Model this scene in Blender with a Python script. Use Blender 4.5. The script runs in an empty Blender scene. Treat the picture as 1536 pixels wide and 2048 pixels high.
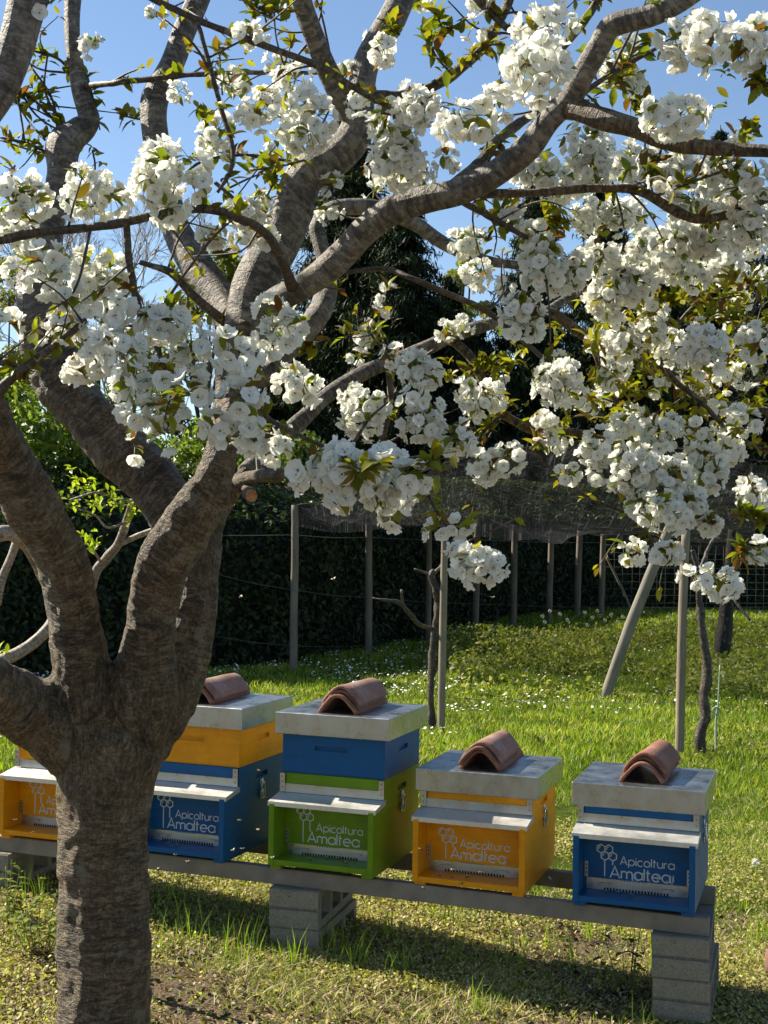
import bpy, bmesh, math, random
import numpy as np
from mathutils import Vector, Matrix

sc = bpy.context.scene
COL = sc.collection
rad = math.radians
random.seed(7)
R = np.random.default_rng(11)

# ------------------------------------------------------------------ camera
CAM_H, FPX, PITCH, ROLL = 1.78, 2600.0, -0.018, 0.016
cp, sp, cr, sr = math.cos(PITCH), math.sin(PITCH), math.cos(ROLL), math.sin(ROLL)
_f = Vector((0, cp, -sp)); _r0 = Vector((1, 0, 0)); _u0 = Vector((0, sp, cp))
_r = cr * _r0 + sr * _u0; _u = -sr * _r0 + cr * _u0
cam_d = bpy.data.cameras.new("camera"); cam = bpy.data.objects.new("camera", cam_d); COL.objects.link(cam)
m = Matrix.Identity(4)
for i in range(3):
    m[i][0], m[i][1], m[i][2] = _r[i], _u[i], -_f[i]
m[2][3] = CAM_H
cam.matrix_world = m
cam_d.sensor_fit = 'VERTICAL'; cam_d.sensor_height = 24; cam_d.lens = FPX / 2048 * 24
cam_d.clip_start = 0.05; cam_d.clip_end = 3000
sc.camera = cam

# ------------------------------------------------------------------ sky, sun, exposure
SUN_AZ = Vector((-0.905, 0.425)); SUN_EL = rad(40)
SUN_AZ.normalize()
sun_dir = Vector((SUN_AZ.x * math.cos(SUN_EL), SUN_AZ.y * math.cos(SUN_EL), math.sin(SUN_EL)))
w = bpy.data.worlds.new("World"); sc.world = w; w.use_nodes = True
nt = w.node_tree; bg = nt.nodes["Background"]
sky = nt.nodes.new("ShaderNodeTexSky"); sky.sky_type = 'NISHITA'; sky.sun_disc = False
sky.sun_elevation = SUN_EL; sky.sun_rotation = math.atan2(SUN_AZ.x, SUN_AZ.y)
sky.air_density = 1.0; sky.dust_density = 0.15; sky.ozone_density = 2.6
nt.links.new(sky.outputs[0], bg.inputs[0]); bg.inputs[1].default_value = 0.068
sd = bpy.data.lights.new("sun", 'SUN'); sd.energy = 5.0; sd.angle = rad(0.55); sd.color = (1, .90, .74)
so = bpy.data.objects.new("sun", sd); COL.objects.link(so)
so.rotation_euler = (-sun_dir).to_track_quat('-Z', 'Y').to_euler()
sc.view_settings.view_transform = 'Standard'; sc.view_settings.look = 'None'
sc.view_settings.exposure = 1.22; sc.view_settings.gamma = 1.0
sc.render.engine = 'CYCLES'
sc.cycles.use_denoising = True
sc.cycles.max_bounces = 7; sc.cycles.diffuse_bounces = 4; sc.cycles.transparent_max_bounces = 16
sc.cycles.transmission_bounces = 4

# ------------------------------------------------------------------ helpers
def at(px, py, d):
    """point at distance d seen where the photograph shows source pixel (px, py)"""
    dx, dy = px - 768, py - 1024
    X, Y = cr * dx + sr * dy, -sr * dx + cr * dy
    x, u = X * d / FPX, -Y * d / FPX
    return np.array([x, d * cp + u * sp, -d * sp + u * cp + CAM_H])

def _hash(ix, iy, iz):
    h = (ix.astype(np.int64) * 374761393 + iy.astype(np.int64) * 668265263 + iz.astype(np.int64) * 2147483647) & 0xffffffff
    h = ((h ^ (h >> 13)) * 1274126177) & 0xffffffff
    h = h ^ (h >> 16)
    return (h & 0xffff) / 65535.0

def vnoise(P, seed=0):
    P = np.asarray(P, float) + seed * 17.31
    i = np.floor(P).astype(np.int64); f = P - i; f = f * f * (3 - 2 * f)
    out = 0
    for a in (0, 1):
        for b in (0, 1):
            for c in (0, 1):
                wgt = (f[:, 0] if a else 1 - f[:, 0]) * (f[:, 1] if b else 1 - f[:, 1]) * (f[:, 2] if c else 1 - f[:, 2])
                out = out + wgt * _hash(i[:, 0] + a, i[:, 1] + b, i[:, 2] + c)
    return out * 2 - 1

def fbm(P, seed=0, oct=3):
    s, a = 0, 1.0
    P = np.asarray(P, float)
    for k in range(oct):
        s = s + a * vnoise(P * 2 ** k, seed + k); a *= .5
    return s

class MB:
    """collects arrays of geometry and links them as ONE mesh object"""
    def __init__(s): s.V = []; s.Q = []; s.T = []; s.qm = []; s.tm = []; s.n = 0; s.A = {}
    def add(s, V, quads=None, tris=None, mat=0, **attrs):
        V = np.asarray(V, float).reshape(-1, 3)
        if quads is not None and len(quads):
            q = np.asarray(quads, np.int64).reshape(-1, 4) + s.n
            s.Q.append(q); s.qm.append(np.broadcast_to(np.asarray(mat), (len(q),)))
        if tris is not None and len(tris):
            t = np.asarray(tris, np.int64).reshape(-1, 3) + s.n
            s.T.append(t); s.tm.append(np.broadcast_to(np.asarray(mat), (len(t),)))
        for k, a in attrs.items():
            a = np.asarray(a, float)
            if a.ndim == 1: a = np.broadcast_to(a, (len(V), len(a)))
            s.A.setdefault(k, []).append((s.n, a))
        s.V.append(V); s.n += len(V)
    def mesh(s, name, mats, smooth=True):
        V = np.concatenate(s.V); me = bpy.data.meshes.new(name)
        Q = np.concatenate(s.Q) if s.Q else np.zeros((0, 4), np.int64)
        T = np.concatenate(s.T) if s.T else np.zeros((0, 3), np.int64)
        mi = np.concatenate([x for x in s.qm] + [x for x in s.tm]) if (s.qm or s.tm) else np.zeros(0)
        me.vertices.add(len(V)); me.vertices.foreach_set("co", V.astype(np.float32).ravel())
        me.loops.add(Q.size + T.size)
        me.loops.foreach_set("vertex_index", np.concatenate([Q.ravel(), T.ravel()]).astype(np.int32))
        me.polygons.add(len(Q) + len(T))
        ls = np.concatenate([np.arange(len(Q)) * 4, Q.size + np.arange(len(T)) * 3])
        me.polygons.foreach_set("loop_start", ls.astype(np.int32))
        me.polygons.foreach_set("material_index", mi.astype(np.int32))
        me.polygons.foreach_set("use_smooth", np.full(len(Q) + len(T), smooth))
        for k, lst in s.A.items():
            arr = np.zeros((len(V), 3), np.float32)
            for st, a in lst: arr[st:st + len(a)] = a
            at_ = me.attributes.new(k, 'FLOAT_VECTOR', 'POINT'); at_.data.foreach_set("vector", arr.ravel())
        me.update(calc_edges=True)
        for mm in (mats if isinstance(mats, (list, tuple)) else [mats]): me.materials.append(mm)
        return me
    def build(s, name, mats, parent=None, smooth=True):
        o = bpy.data.objects.new(name, s.mesh(name, mats, smooth)); COL.objects.link(o)
        if parent is not None: o.parent = parent
        return o

def tag(o, label, cat, group=None, kind=None):
    if label: o['label'] = label
    if cat: o['category'] = cat
    if group: o['group'] = group
    if kind: o['kind'] = kind
    return o

def thing(name, label, cat, loc=(0, 0, 0), rz=0.0, group=None):
    o = bpy.data.objects.new(name, None); COL.objects.link(o)
    o.location = loc; o.rotation_euler = (0, 0, rz); o.empty_display_size = .1
    return tag(o, label, cat, group)

def copy_tree(o, parent=None):
    c = o.copy(); COL.objects.link(c)
    if parent is not None: c.parent = parent
    for ch in o.children: copy_tree(ch, c)
    return c

def catmull(P, Rr, step):
    P = np.asarray(P, float); Rr = np.asarray(Rr, float)
    ext = np.vstack([2 * P[0] - P[1], P, 2 * P[-1] - P[-2]])
    out, ro = [], []
    for i in range(len(P) - 1):
        p0, p1, p2, p3 = ext[i:i + 4]
        L = np.linalg.norm(p2 - p1)
        st = step(.5 * (Rr[i] + Rr[i + 1])) if callable(step) else step
        n = max(2, int(L / st))
        t = np.arange(n) / n; t_ = t[:, None]
        out.append(.5 * (2 * p1 + (p2 - p0) * t_ + (2 * p0 - 5 * p1 + 4 * p2 - p3) * t_ ** 2 + (3 * p1 - p0 - 3 * p2 + p3) * t_ ** 3))
        tt = t * t * (3 - 2 * t); ro.append(Rr[i] * (1 - tt) + Rr[i + 1] * tt)
    out.append(P[-1:]); ro.append(Rr[-1:])
    return np.vstack(out), np.concatenate(ro)

def frames(C):
    T = np.gradient(C, axis=0); T /= np.linalg.norm(T, axis=1)[:, None] + 1e-12
    a = np.array([0, 0, 1.]) if abs(T[0][2]) < .9 else np.array([1., 0, 0])
    N = np.zeros_like(T); n = np.cross(T[0], a); n /= np.linalg.norm(n); N[0] = n
    for i in range(1, len(T)):
        n = n - T[i] * (n @ T[i]); n /= np.linalg.norm(n) + 1e-12; N[i] = n
    return T, N, np.cross(T, N)

def tube(mb, P, Rr, seg=8, step=None, cap=True, wob=0.0, mat=0, seed=0, smooth_path=True, **attrs):
    if smooth_path: C, rr = catmull(P, Rr, step or (lambda r: max(r * .7, .01)))
    else: C, rr = np.asarray(P, float), np.asarray(Rr, float)
    T, N, B = frames(C)
    al = np.concatenate([[0], np.cumsum(np.linalg.norm(np.diff(C, axis=0), axis=1))])
    th = np.arange(seg) / seg * 2 * math.pi
    ct, st = np.cos(th), np.sin(th)
    n = len(C)
    rg = np.repeat(rr[:, None], seg, 1)
    if wob:
        sc_ = 1 / max(np.mean(rr) * 2.2, .004)
        q = np.stack([np.repeat(al[:, None], seg, 1) * sc_ * .6, np.broadcast_to(ct * 1.1, (n, seg)), np.broadcast_to(st * 1.1, (n, seg))], -1).reshape(-1, 3)
        rg = rg * (1 + wob * (fbm(q, seed, 2)).reshape(n, seg))
    V = C[:, None, :] + N[:, None, :] * (ct[None, :, None] * rg[..., None]) + B[:, None, :] * (st[None, :, None] * rg[..., None])
    i = np.arange(n - 1)[:, None] * seg; j = np.arange(seg)[None, :]; j2 = (j + 1) % seg
    q = np.stack([i + j, i + j2, i + seg + j2, i + seg + j], -1).reshape(-1, 4)
    tr = []
    V = V.reshape(-1, 3)
    bc = np.stack([np.repeat(al[:, None] + seed * 3.7, seg, 1), ct * rg, st * rg], -1).reshape(-1, 3)
    if cap:
        V = np.vstack([V, C[0], C[-1]]); bc = np.vstack([bc, bc[0], bc[-1]])
        a, b = n * seg, n * seg + 1
        for k in range(seg):
            k2 = (k + 1) % seg
            tr += [(k2, k, a), ((n - 1) * seg + k, (n - 1) * seg + k2, b)]
    mb.add(V, q, tr, mat, barkco=bc, **attrs)
    return C, rr, al

def box(mb, x0, x1, y0, y1, z0, z1, mat=0, bev=0.0):
    if bev <= 0:
        V = [(x, y, z) for x in (x0, x1) for y in (y0, y1) for z in (z0, z1)]
        q = [(0, 1, 3, 2), (4, 6, 7, 5), (0, 4, 5, 1), (2, 3, 7, 6), (0, 2, 6, 4), (1, 5, 7, 3)]
        mb.add(V, q, None, mat); return
    bm = bmesh.new(); bmesh.ops.create_cube(bm, size=1)
    bmesh.ops.scale(bm, vec=(x1 - x0, y1 - y0, z1 - z0), verts=bm.verts)
    bmesh.ops.translate(bm, vec=((x0 + x1) / 2, (y0 + y1) / 2, (z0 + z1) / 2), verts=bm.verts)
    bmesh.ops.bevel(bm, geom=bm.edges[:], offset=bev, segments=1, affect='EDGES', profile=.5)
    addbm(mb, bm, mat)

def addbm(mb, bm, mat=0, M=None):
    if M is not None: bmesh.ops.transform(bm, matrix=M, verts=bm.verts)
    bm.verts.ensure_lookup_table(); bm.verts.index_update()
    V = [v.co[:] for v in bm.verts]; q, t = [], []
    for f in bm.faces:
        ids = [v.index for v in f.verts]
        if len(ids) == 4: q.append(ids)
        else:
            for k in range(1, len(ids) - 1): t.append((ids[0], ids[k], ids[k + 1]))
    mb.add(V, q, t, mat); bm.free()

# ------------------------------------------------------------------ materials
def mat(name):
    mt = bpy.data.materials.new(name); mt.use_nodes = True
    n = mt.node_tree; p = n.nodes["Principled BSDF"]
    return mt, n, p
def N_(n, typ, **kw):
    x = n.nodes.new(typ)
    for k, v in kw.items():
        if k.startswith('i_'):
            key = k[2:]; key = int(key) if key.isdigit() else key.replace('_', ' ')
            x.inputs[key].default_value = v
        else: setattr(x, k, v)
    return x
def ramp(n, fac, stops):
    r = n.nodes.new("ShaderNodeValToRGB"); e = r.color_ramp.elements
    while len(e) < len(stops): e.new(.5)
    for k, (p, c) in enumerate(stops): e[k].position = p; e[k].color = (*c, 1) if len(c) == 3 else c
    n.links.new(fac, r.inputs[0]); return r
def noise(n, vec, scale, detail=4, rough=.6, dist=0):
    x = N_(n, "ShaderNodeTexNoise"); x.inputs["Scale"].default_value = scale; x.inputs["Detail"].default_value = detail
    x.inputs["Roughness"].default_value = rough; x.inputs["Distortion"].default_value = dist
    if vec is not None: n.links.new(vec, x.inputs["Vector"])
    return x
def mixc(n, fac, a, b, typ='MIX'):
    x = N_(n, "ShaderNodeMix", data_type='RGBA', blend_type=typ)
    for sock, v in ((x.inputs[0], fac), (x.inputs[6], a), (x.inputs[7], b)):
        if isinstance(v, (int, float)): sock.default_value = v
        elif isinstance(v, tuple): sock.default_value = (*v, 1)
        else: n.links.new(v, sock)
    return x.outputs[2]
def mapping(n, src, scale):
    mp = N_(n, "ShaderNodeMapping"); mp.inputs["Scale"].default_value = scale; n.links.new(src, mp.inputs["Vector"]); return mp.outputs[0]
def bump(n, p, h, strength, dist):
    b = N_(n, "ShaderNodeBump"); b.inputs["Strength"].default_value = strength; b.inputs["Distance"].default_value = dist
    n.links.new(h, b.inputs["Height"]); n.links.new(b.outputs[0], p.inputs["Normal"]); return b
def attr(n, name):
    a = N_(n, "ShaderNodeAttribute"); a.attribute_name = name; return a.outputs["Vector"]
def objco(n): return N_(n, "ShaderNodeTexCoord").outputs["Object"]

def bark_mat(name, c_dark, c_mid, c_lite, s_al=1.0, b_dist=.006, gritty=.85):
    mt, n, p = mat(name); bc = attr(n, "barkco"); oc = objco(n)
    fork = N_(n, "ShaderNodeSeparateXYZ"); n.links.new(attr(n, "tint"), fork.inputs[0])
    def blend(a, b):
        x = N_(n, "ShaderNodeMix", data_type='FLOAT'); n.links.new(fork.outputs[0], x.inputs[0]); n.links.new(a, x.inputs[2]); n.links.new(b, x.inputs[3]); return x.outputs[0]
    ring = blend(noise(n, mapping(n, bc, (105 * s_al, 22, 22)), 1, 4, .6, .9).outputs[0], noise(n, mapping(n, oc, (75, 75, 26)), 1, 4, .65, 1.2).outputs[0])
    fine = noise(n, mapping(n, bc, (170 * s_al, 120, 120)), 1, 4, .75).outputs[0]
    crack = noise(n, mapping(n, bc, (14, 60, 60)), 1, 4, .7, .8).outputs[0]
    big = noise(n, oc, 5.5, 4, .62).outputs[0]
    c1 = ramp(n, ring, [(.36, c_dark), (.48, c_mid), (.62, c_lite)]).outputs[0]
    c2 = ramp(n, big, [(.36, tuple(x * .38 for x in c_mid)), (.5, c_mid), (.64, tuple(min(1, x * 1.8) for x in c_mid))]).outputs[0]
    col = mixc(n, .45, c1, c2)
    col = mixc(n, gritty, col, ramp(n, fine, [(.38, (.30, .30, .30)), (.56, (1.2, 1.16, 1.1))]).outputs[0], 'MULTIPLY')
    col = mixc(n, .6, col, ramp(n, crack, [(.36, (.35, .33, .3)), (.5, (1, 1, 1))]).outputs[0], 'MULTIPLY')
    lich = noise(n, oc, 17, 5, .7, .4).outputs[0]; lm = ramp(n, lich, [(.58, (0, 0, 0)), (.64, (.7, .7, .7))]).outputs[0]
    col = mixc(n, lm, col, (.20, .185, .125))
    scar = noise(n, mapping(n, bc, (26 * s_al, 7, 7)), 1, 3, .6, .5).outputs[0]; sm_ = ramp(n, scar, [(.64, (0, 0, 0)), (.69, (.8, .8, .8))]).outputs[0]
    col = mixc(n, sm_, col, tuple(x * 1.2 for x in c_dark))
    n.links.new(col, p.inputs["Base Color"])
    p.inputs["Roughness"].default_value = .55; p.inputs["Specular IOR Level"].default_value = .4
    h = N_(n, "ShaderNodeMath", operation='ADD'); n.links.new(ring, h.inputs[0])
    h2 = N_(n, "ShaderNodeMath", operation='MULTIPLY'); h2.inputs[1].default_value = .6; n.links.new(fine, h2.inputs[0]); n.links.new(h2.outputs[0], h.inputs[1])
    h3 = N_(n, "ShaderNodeMath", operation='ADD'); n.links.new(h.outputs[0], h3.inputs[0]); h4 = N_(n, "ShaderNodeMath", operation='MULTIPLY'); h4.inputs[1].default_value = .5; n.links.new(crack, h4.inputs[0]); n.links.new(h4.outputs[0], h3.inputs[1])
    bump(n, p, h3.outputs[0], .8, b_dist)
    return mt
M_bark = bark_mat("cherry_bark", (.018, .012, .006), (.115, .082, .043), (.30, .24, .15), .85, .022)
M_limb = bark_mat("limb_bark", (.026, .022, .017), (.112, .097, .077), (.32, .29, .245), .6, .009, .5)
M_twig = bark_mat("twig_bark", (.018, .012, .008), (.068, .050, .034), (.16, .13, .10), 1.6, .003)
M_grey = bark_mat("grey_bark", (.10, .085, .07), (.26, .22, .18), (.42, .38, .32), 1.2, .003)
M_vine = bark_mat("vine_bark", (.015, .012, .01), (.06, .048, .038), (.14, .115, .09), .35, .012)
M_black = bark_mat("black_vine_bark", (.006, .006, .006), (.014, .013, .012), (.04, .036, .033), .5, .02)  # near-black bark of the wrapped vine

def leaf_mat(name, trans=.45, rough=.4, att="tint", spec=.4):
    mt, n, p = mat(name); c = attr(n, att)
    n.links.new(c, p.inputs["Base Color"]); p.inputs["Roughness"].default_value = rough
    p.inputs["Specular IOR Level"].default_value = spec
    t = N_(n, "ShaderNodeBsdfTranslucent"); g = mixc(n, 1.0, c, (1.25, 1.4, .5), 'MULTIPLY'); n.links.new(g, t.inputs[0])
    mx = N_(n, "ShaderNodeMixShader"); mx.inputs[0].default_value = trans
    n.links.new(p.outputs[0], mx.inputs[1]); n.links.new(t.outputs[0], mx.inputs[2])
    n.links.new(mx.outputs[0], n.nodes["Material Output"].inputs[0]); return mt
M_leaf = leaf_mat("young_leaf", .5, .38)
M_grass = leaf_mat("grass_blade", .4, .5, spec=.3)
M_hedge = leaf_mat("laurel_leaf", .2, .5, spec=.25)
M_needle = leaf_mat("needle_spray", .12, .6, spec=.2)

mt, n, p = mat("petal"); M_petal = mt
nz = noise(n, attr(n, "tint"), 3, 2)
cc = ramp(n, nz.outputs[0], [(.3, (.84, .84, .77)), (.7, (.91, .91, .88))]).outputs[0]
n.links.new(cc, p.inputs["Base Color"]); p.inputs["Roughness"].default_value = .6; p.inputs["Specular IOR Level"].default_value = .2
t = N_(n, "ShaderNodeBsdfTranslucent"); t.inputs[0].default_value = (.92, .93, .84, 1)
mx = N_(n, "ShaderNodeMixShader"); mx.inputs[0].default_value = .48
n.links.new(p.outputs[0], mx.inputs[1]); n.links.new(t.outputs[0], mx.inputs[2]); n.links.new(mx.outputs[0], n.nodes["Material Output"].inputs[0])
def plain(name, c, rough=.6, metal=0.0, vary=.15, scale=30, spec=.4):
    mt, n, p = mat(name); nz = noise(n, objco(n), scale, 5)
    k0, k1 = 1 - vary, 1 + vary
    r = ramp(n, nz.outputs[0], [(.3, tuple(x * k0 for x in c)), (.7, tuple(min(1, x * k1) for x in c))])
    n.links.new(r.outputs[0], p.inputs["Base Color"]); p.inputs["Roughness"].default_value = rough; p.inputs["Metallic"].default_value = metal
    p.inputs["Specular IOR Level"].default_value = spec
    return mt
M_stamen = plain("stamen", (.15, .115, .025), .6)
M_pedicel = plain("pedicel", (.13, .17, .03), .5)
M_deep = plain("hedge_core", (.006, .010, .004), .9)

def paint(name, c, worn):
    mt, n, p = mat(name); co = objco(n)
    a = noise(n, mapping(n, co, (6, 6, 60)), 1.0, 5, .6); b = noise(n, co, 14, 6, .7); s = noise(n, mapping(n, co, (160, 12, 12)), 1, 3)
    col = ramp(n, b.outputs[0], [(.25, tuple(x * .72 for x in c)), (.55, c), (.8, tuple(min(1, x * 1.2 + .001) for x in c))]).outputs[0]
    col = mixc(n, .35, col, ramp(n, a.outputs[0], [(.35, tuple(x * .8 for x in c)), (.65, tuple(min(1, x * 1.1) for x in c))]).outputs[0])
    dirt = noise(n, mapping(n, co, (40, 40, 15)), 1, 6, .75)
    df = ramp(n, dirt.outputs[0], [(.66, (0, 0, 0)), (.78, (1, 1, 1))]).outputs[0]
    dm = N_(n, "ShaderNodeMath", operation='MULTIPLY'); dm.inputs[1].default_value = worn; n.links.new(df, dm.inputs[0])
    col = mixc(n, dm.outputs[0], col, (.10, .085, .06))
    vs = N_(n, 'ShaderNodeTexVoronoi'); vs.inputs['Scale'].default_value = 46; n.links.new(co, vs.inputs['Vector']); vr = ramp(n, vs.outputs['Distance'], [(.07, (.8, .8, .8)), (.11, (0, 0, 0))]).outputs[0]
    vm = N_(n, 'ShaderNodeMath', operation='MULTIPLY'); n.links.new(vr, vm.inputs[0]); n.links.new(ramp(n, noise(n, co, 11, 2).outputs[0], [(.52, (0, 0, 0)), (.6, (1, 1, 1))]).outputs[0], vm.inputs[1])
    col = mixc(n, vm.outputs[0], col, (.16, .10, .03))
    n.links.new(col, p.inputs["Base Color"]); 
    p.inputs["Specular IOR Level"].default_value = .28; rr = ramp(n, b.outputs[0], [(.3, (.38,) * 3), (.7, (.55,) * 3)]); n.links.new(rr.outputs[0], p.inputs["Roughness"])
    bump(n, p, a.outputs[0], .45, .003); return mt
M_blue = paint("blue_paint", (.0012, .080, .225), .5)
M_orange = paint("orange_paint", (.70, .275, .0015), .55)
M_green = paint("green_paint", (.125, .235, .003), .5)
def metal(name, base, rough, streak):
    mt, n, p = mat(name); co = objco(n)
    a = noise(n, co, 9, 6, .65); b = noise(n, mapping(n, co, (60, 60, 5)), 1, 5, .6); v = N_(n, "ShaderNodeTexVoronoi"); v.inputs["Scale"].default_value = 90; n.links.new(co, v.inputs["Vector"])
    col = ramp(n, a.outputs[0], [(.3, tuple(x * .91 for x in base)), (.55, base), (.75, tuple(min(1, x * 1.08) for x in base))]).outputs[0]
    col = mixc(n, streak, col, ramp(n, b.outputs[0], [(.35, (.55, .55, .55)), (.6, (1, 1, 1))]).outputs[0], 'MULTIPLY')
    col = mixc(n, .05, col, v.outputs["Color"], 'OVERLAY')
    sp_ = noise(n, co, 55, 2, .5); sf = ramp(n, sp_.outputs[0], [(.72, (0, 0, 0)), (.76, (1, 1, 1))]).outputs[0]
    sm = N_(n, "ShaderNodeMath", operation='MULTIPLY'); sm.inputs[1].default_value = .12; n.links.new(sf, sm.inputs[0])
    col = mixc(n, sm.outputs[0], col, (.25, .23, .19))
    n.links.new(col, p.inputs["Base Color"]); p.inputs["Metallic"].default_value = .95
    rr = ramp(n, a.outputs[0], [(.3, (rough - .1,) * 3), (.7, (rough + .12,) * 3)]); n.links.new(rr.outputs[0], p.inputs["Roughness"])
    bump(n, p, a.outputs[0], .05, .003); return mt
M_galv = metal("galvanised_sheet", (.46, .50, .50), .30, .08)
M_porch = metal("weathered_sheet", (.70, .69, .64), .55, .15)
M_steel = plain("grey_steel", (.19, .165, .135), .6, .0, .25, 12)
M_zinc = plain("zinc_clasp", (.6, .62, .6), .3, .9, .1, 60)
M_dark = plain("entrance_dark", (.008, .007, .006), .9)
M_ink = plain("white_stencil", (.55, .58, .57), .7, 0, .2, 220)

def concrete(name, base):
    mt, n, p = mat(name); co = objco(n); a = noise(n, co, 120, 4, .8); b = noise(n, co, 9, 4)
    col = ramp(n, a.outputs[0], [(.3, tuple(x * .35 for x in base)), (.5, base), (.75, tuple(min(1, x * 1.5) for x in base))]).outputs[0]
    col = mixc(n, .4, col, ramp(n, b.outputs[0], [(.3, tuple(x * .6 for x in base)), (.7, tuple(x * 1.25 for x in base))]).outputs[0])
    n.links.new(col, p.inputs["Base Color"]); p.inputs["Roughness"].default_value = .95; p.inputs["Specular IOR Level"].default_value = .1
    bump(n, p, a.outputs[0], .9, .008); return mt
M_block = concrete("rough_concrete", (.27, .245, .195))
def terracotta(name, c):
    mt, n, p = mat(name); co = objco(n); a = noise(n, co, 10, 6, .7); b = noise(n, co, 130, 3)
    col = ramp(n, a.outputs[0], [(.25, tuple(x * .5 for x in c)), (.5, c), (.62, (c[0] * 1.15, c[1] * 1.35, c[2] * 1.5)), (.8, (.36, .30, .24))]).outputs[0]
    col = mixc(n, .5, col, ramp(n, b.outputs[0], [(.3, (.6, .6, .6)), (.6, (1.05, 1.05, 1.05))]).outputs[0], 'MULTIPLY')
    n.links.new(col, p.inputs["Base Color"]); p.inputs["Roughness"].default_value = .85; bump(n, p, b.outputs[0], .4, .003); return mt
M_terra = [terracotta("terracotta_red", (.24, .10, .062)), terracotta("terracotta_pink", (.27, .145, .105)), terracotta("terracotta_brown", (.185, .09, .062))]
def post_mat(name, c):
    mt, n, p = mat(name); bc = attr(n, "barkco"); a = noise(n, mapping(n, bc, (4, 90, 90)), 1, 5); b = noise(n, mapping(n, bc, (3, 8, 8)), 1, 3)
    col = ramp(n, a.outputs[0], [(.3, tuple(x * .5 for x in c)), (.6, c), (.75, tuple(x * 1.2 for x in c))]).outputs[0]
    col = mixc(n, .5, col, ramp(n, b.outputs[0], [(.35, tuple(x * .6 for x in c)), (.65, tuple(x * 1.15 for x in c))]).outputs[0])
    n.links.new(col, p.inputs["Base Color"]); p.inputs["Roughness"].default_value = .85; bump(n, p, a.outputs[0], .5, .006); return mt
M_post = post_mat("weathered_wood", (.19, .155, .115)); M_pale = post_mat("pale_wood", (.25, .205, .145)); M_conc_post = post_mat("concrete_pole", (.22, .20, .165))
M_wire = plain("green_wire", (.09, .115, .095), .5, .2); M_mesh = plain("white_wire", (.10, .115, .10), .5, .1)

# ------------------------------------------------------------------ ground
def gz(x, y):
    x = np.asarray(x, float); y = np.asarray(y, float)
    rise = .084 * np.clip(1.08 - x, 0, 2.6) * np.exp(-((y - 5.3) / 4.5) ** 2)
    P = np.stack([x * .9, y * .9, x * 0], -1).reshape(-1, 3)
    b = (fbm(P, 5, 2) * .025).reshape(x.shape)
    return rise + b * np.clip((y - 1) / 4, 0, 1)
def grid_sheet(name, xs, ys, zoff, mt):
    X, Y = np.meshgrid(xs, ys); Z = gz(X, Y) + zoff
    V = np.stack([X, Y, Z], -1).reshape(-1, 3); nx, ny = len(xs), len(ys)
    i, j = np.meshgrid(np.arange(nx - 1), np.arange(ny - 1)); a = (j * nx + i).ravel()
    mb = MB(); mb.add(V, np.stack([a, a + 1, a + nx + 1, a + nx], -1)); return mb.build(name, mt)
mt, n, p = mat("lawn_soil"); co = objco(n)
a = noise(n, co, 1.1, 4, .6); b = noise(n, co, 14, 6, .75); c = noise(n, co, 90, 3, .7)
soil = ramp(n, c.outputs[0], [(.3, (.05, .036, .022)), (.55, (.22, .165, .105)), (.75, (.38, .31, .21))]).outputs[0]
grs = ramp(n, b.outputs[0], [(.3, (.03, .045, .006)), (.6, (.085, .12, .014)), (.8, (.16, .17, .04))]).outputs[0]
sepy = N_(n, "ShaderNodeSeparateXYZ"); n.links.new(co, sepy.inputs[0])
mr = N_(n, "ShaderNodeMapRange"); mr.inputs[1].default_value = 5.4; mr.inputs[2].default_value = 8.5; mr.inputs[3].default_value = .62; mr.inputs[4].default_value = .05; n.links.new(sepy.outputs[1], mr.inputs[0])
th = N_(n, "ShaderNodeMath", operation='LESS_THAN'); n.links.new(b.outputs[0], th.inputs[0])
th2 = N_(n, "ShaderNodeMath", operation='ADD'); th2.inputs[1].default_value = .0; n.links.new(mr.outputs[0], th2.inputs[0]); n.links.new(th2.outputs[0], th.inputs[1])
n.links.new(mixc(n, th.outputs[0], grs, soil), p.inputs["Base Color"]); p.inputs["Roughness"].default_value = 1; p.inputs["Specular IOR Level"].default_value = .05
bump(n, p, c.outputs[0], 1, .03)
M_ground = mt
xs = np.concatenate([[-900, -300, -120, -60], np.linspace(-30, 30, 121), [60, 120, 300, 900]])
ys = np.concatenate([[-300, -60, -15, -5], np.linspace(0, 36, 181), [45, 60, 100, 200, 500, 1500]])
g = grid_sheet("ground", xs, ys, 0, M_ground); tag(g, "green garden lawn with patches of bare soil and dry straw", "ground", kind='structure')

# ------------------------------------------------------------------ beehives
DEP = .498
def wall_slot_x(mb, lx0, lx1, y0, y1, z0, z1, sy0, sy1, sz0, sz1, outer, t=.012):
    """wall panel lying in the y-z plane with a hand slot sunk into its outer side"""
    box(mb, lx0, lx1, y0, sy0, z0, z1); box(mb, lx0, lx1, sy1, y1, z0, z1)
    box(mb, lx0, lx1, sy0, sy1, z0, sz0); box(mb, lx0, lx1, sy0, sy1, sz1, z1)
    a, b = (lx0, lx1 - t) if outer > 0 else (lx0 + t, lx1)
    box(mb, a, b, sy0, sy1, sz0, sz1)
def wall_slot_y(mb, x0, x1, y0, y1, z0, z1, sx0, sx1, sz0, sz1, t=.010):
    box(mb, x0, sx0, y0, y1, z0, z1); box(mb, sx1, x1, y0, y1, z0, z1)
    box(mb, sx0, sx1, y0, y1, z0, sz0); box(mb, sx0, sx1, y0, y1, sz1, z1)
    box(mb, sx0, sx1, y0 + t, y1, sz0, sz1)
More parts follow.
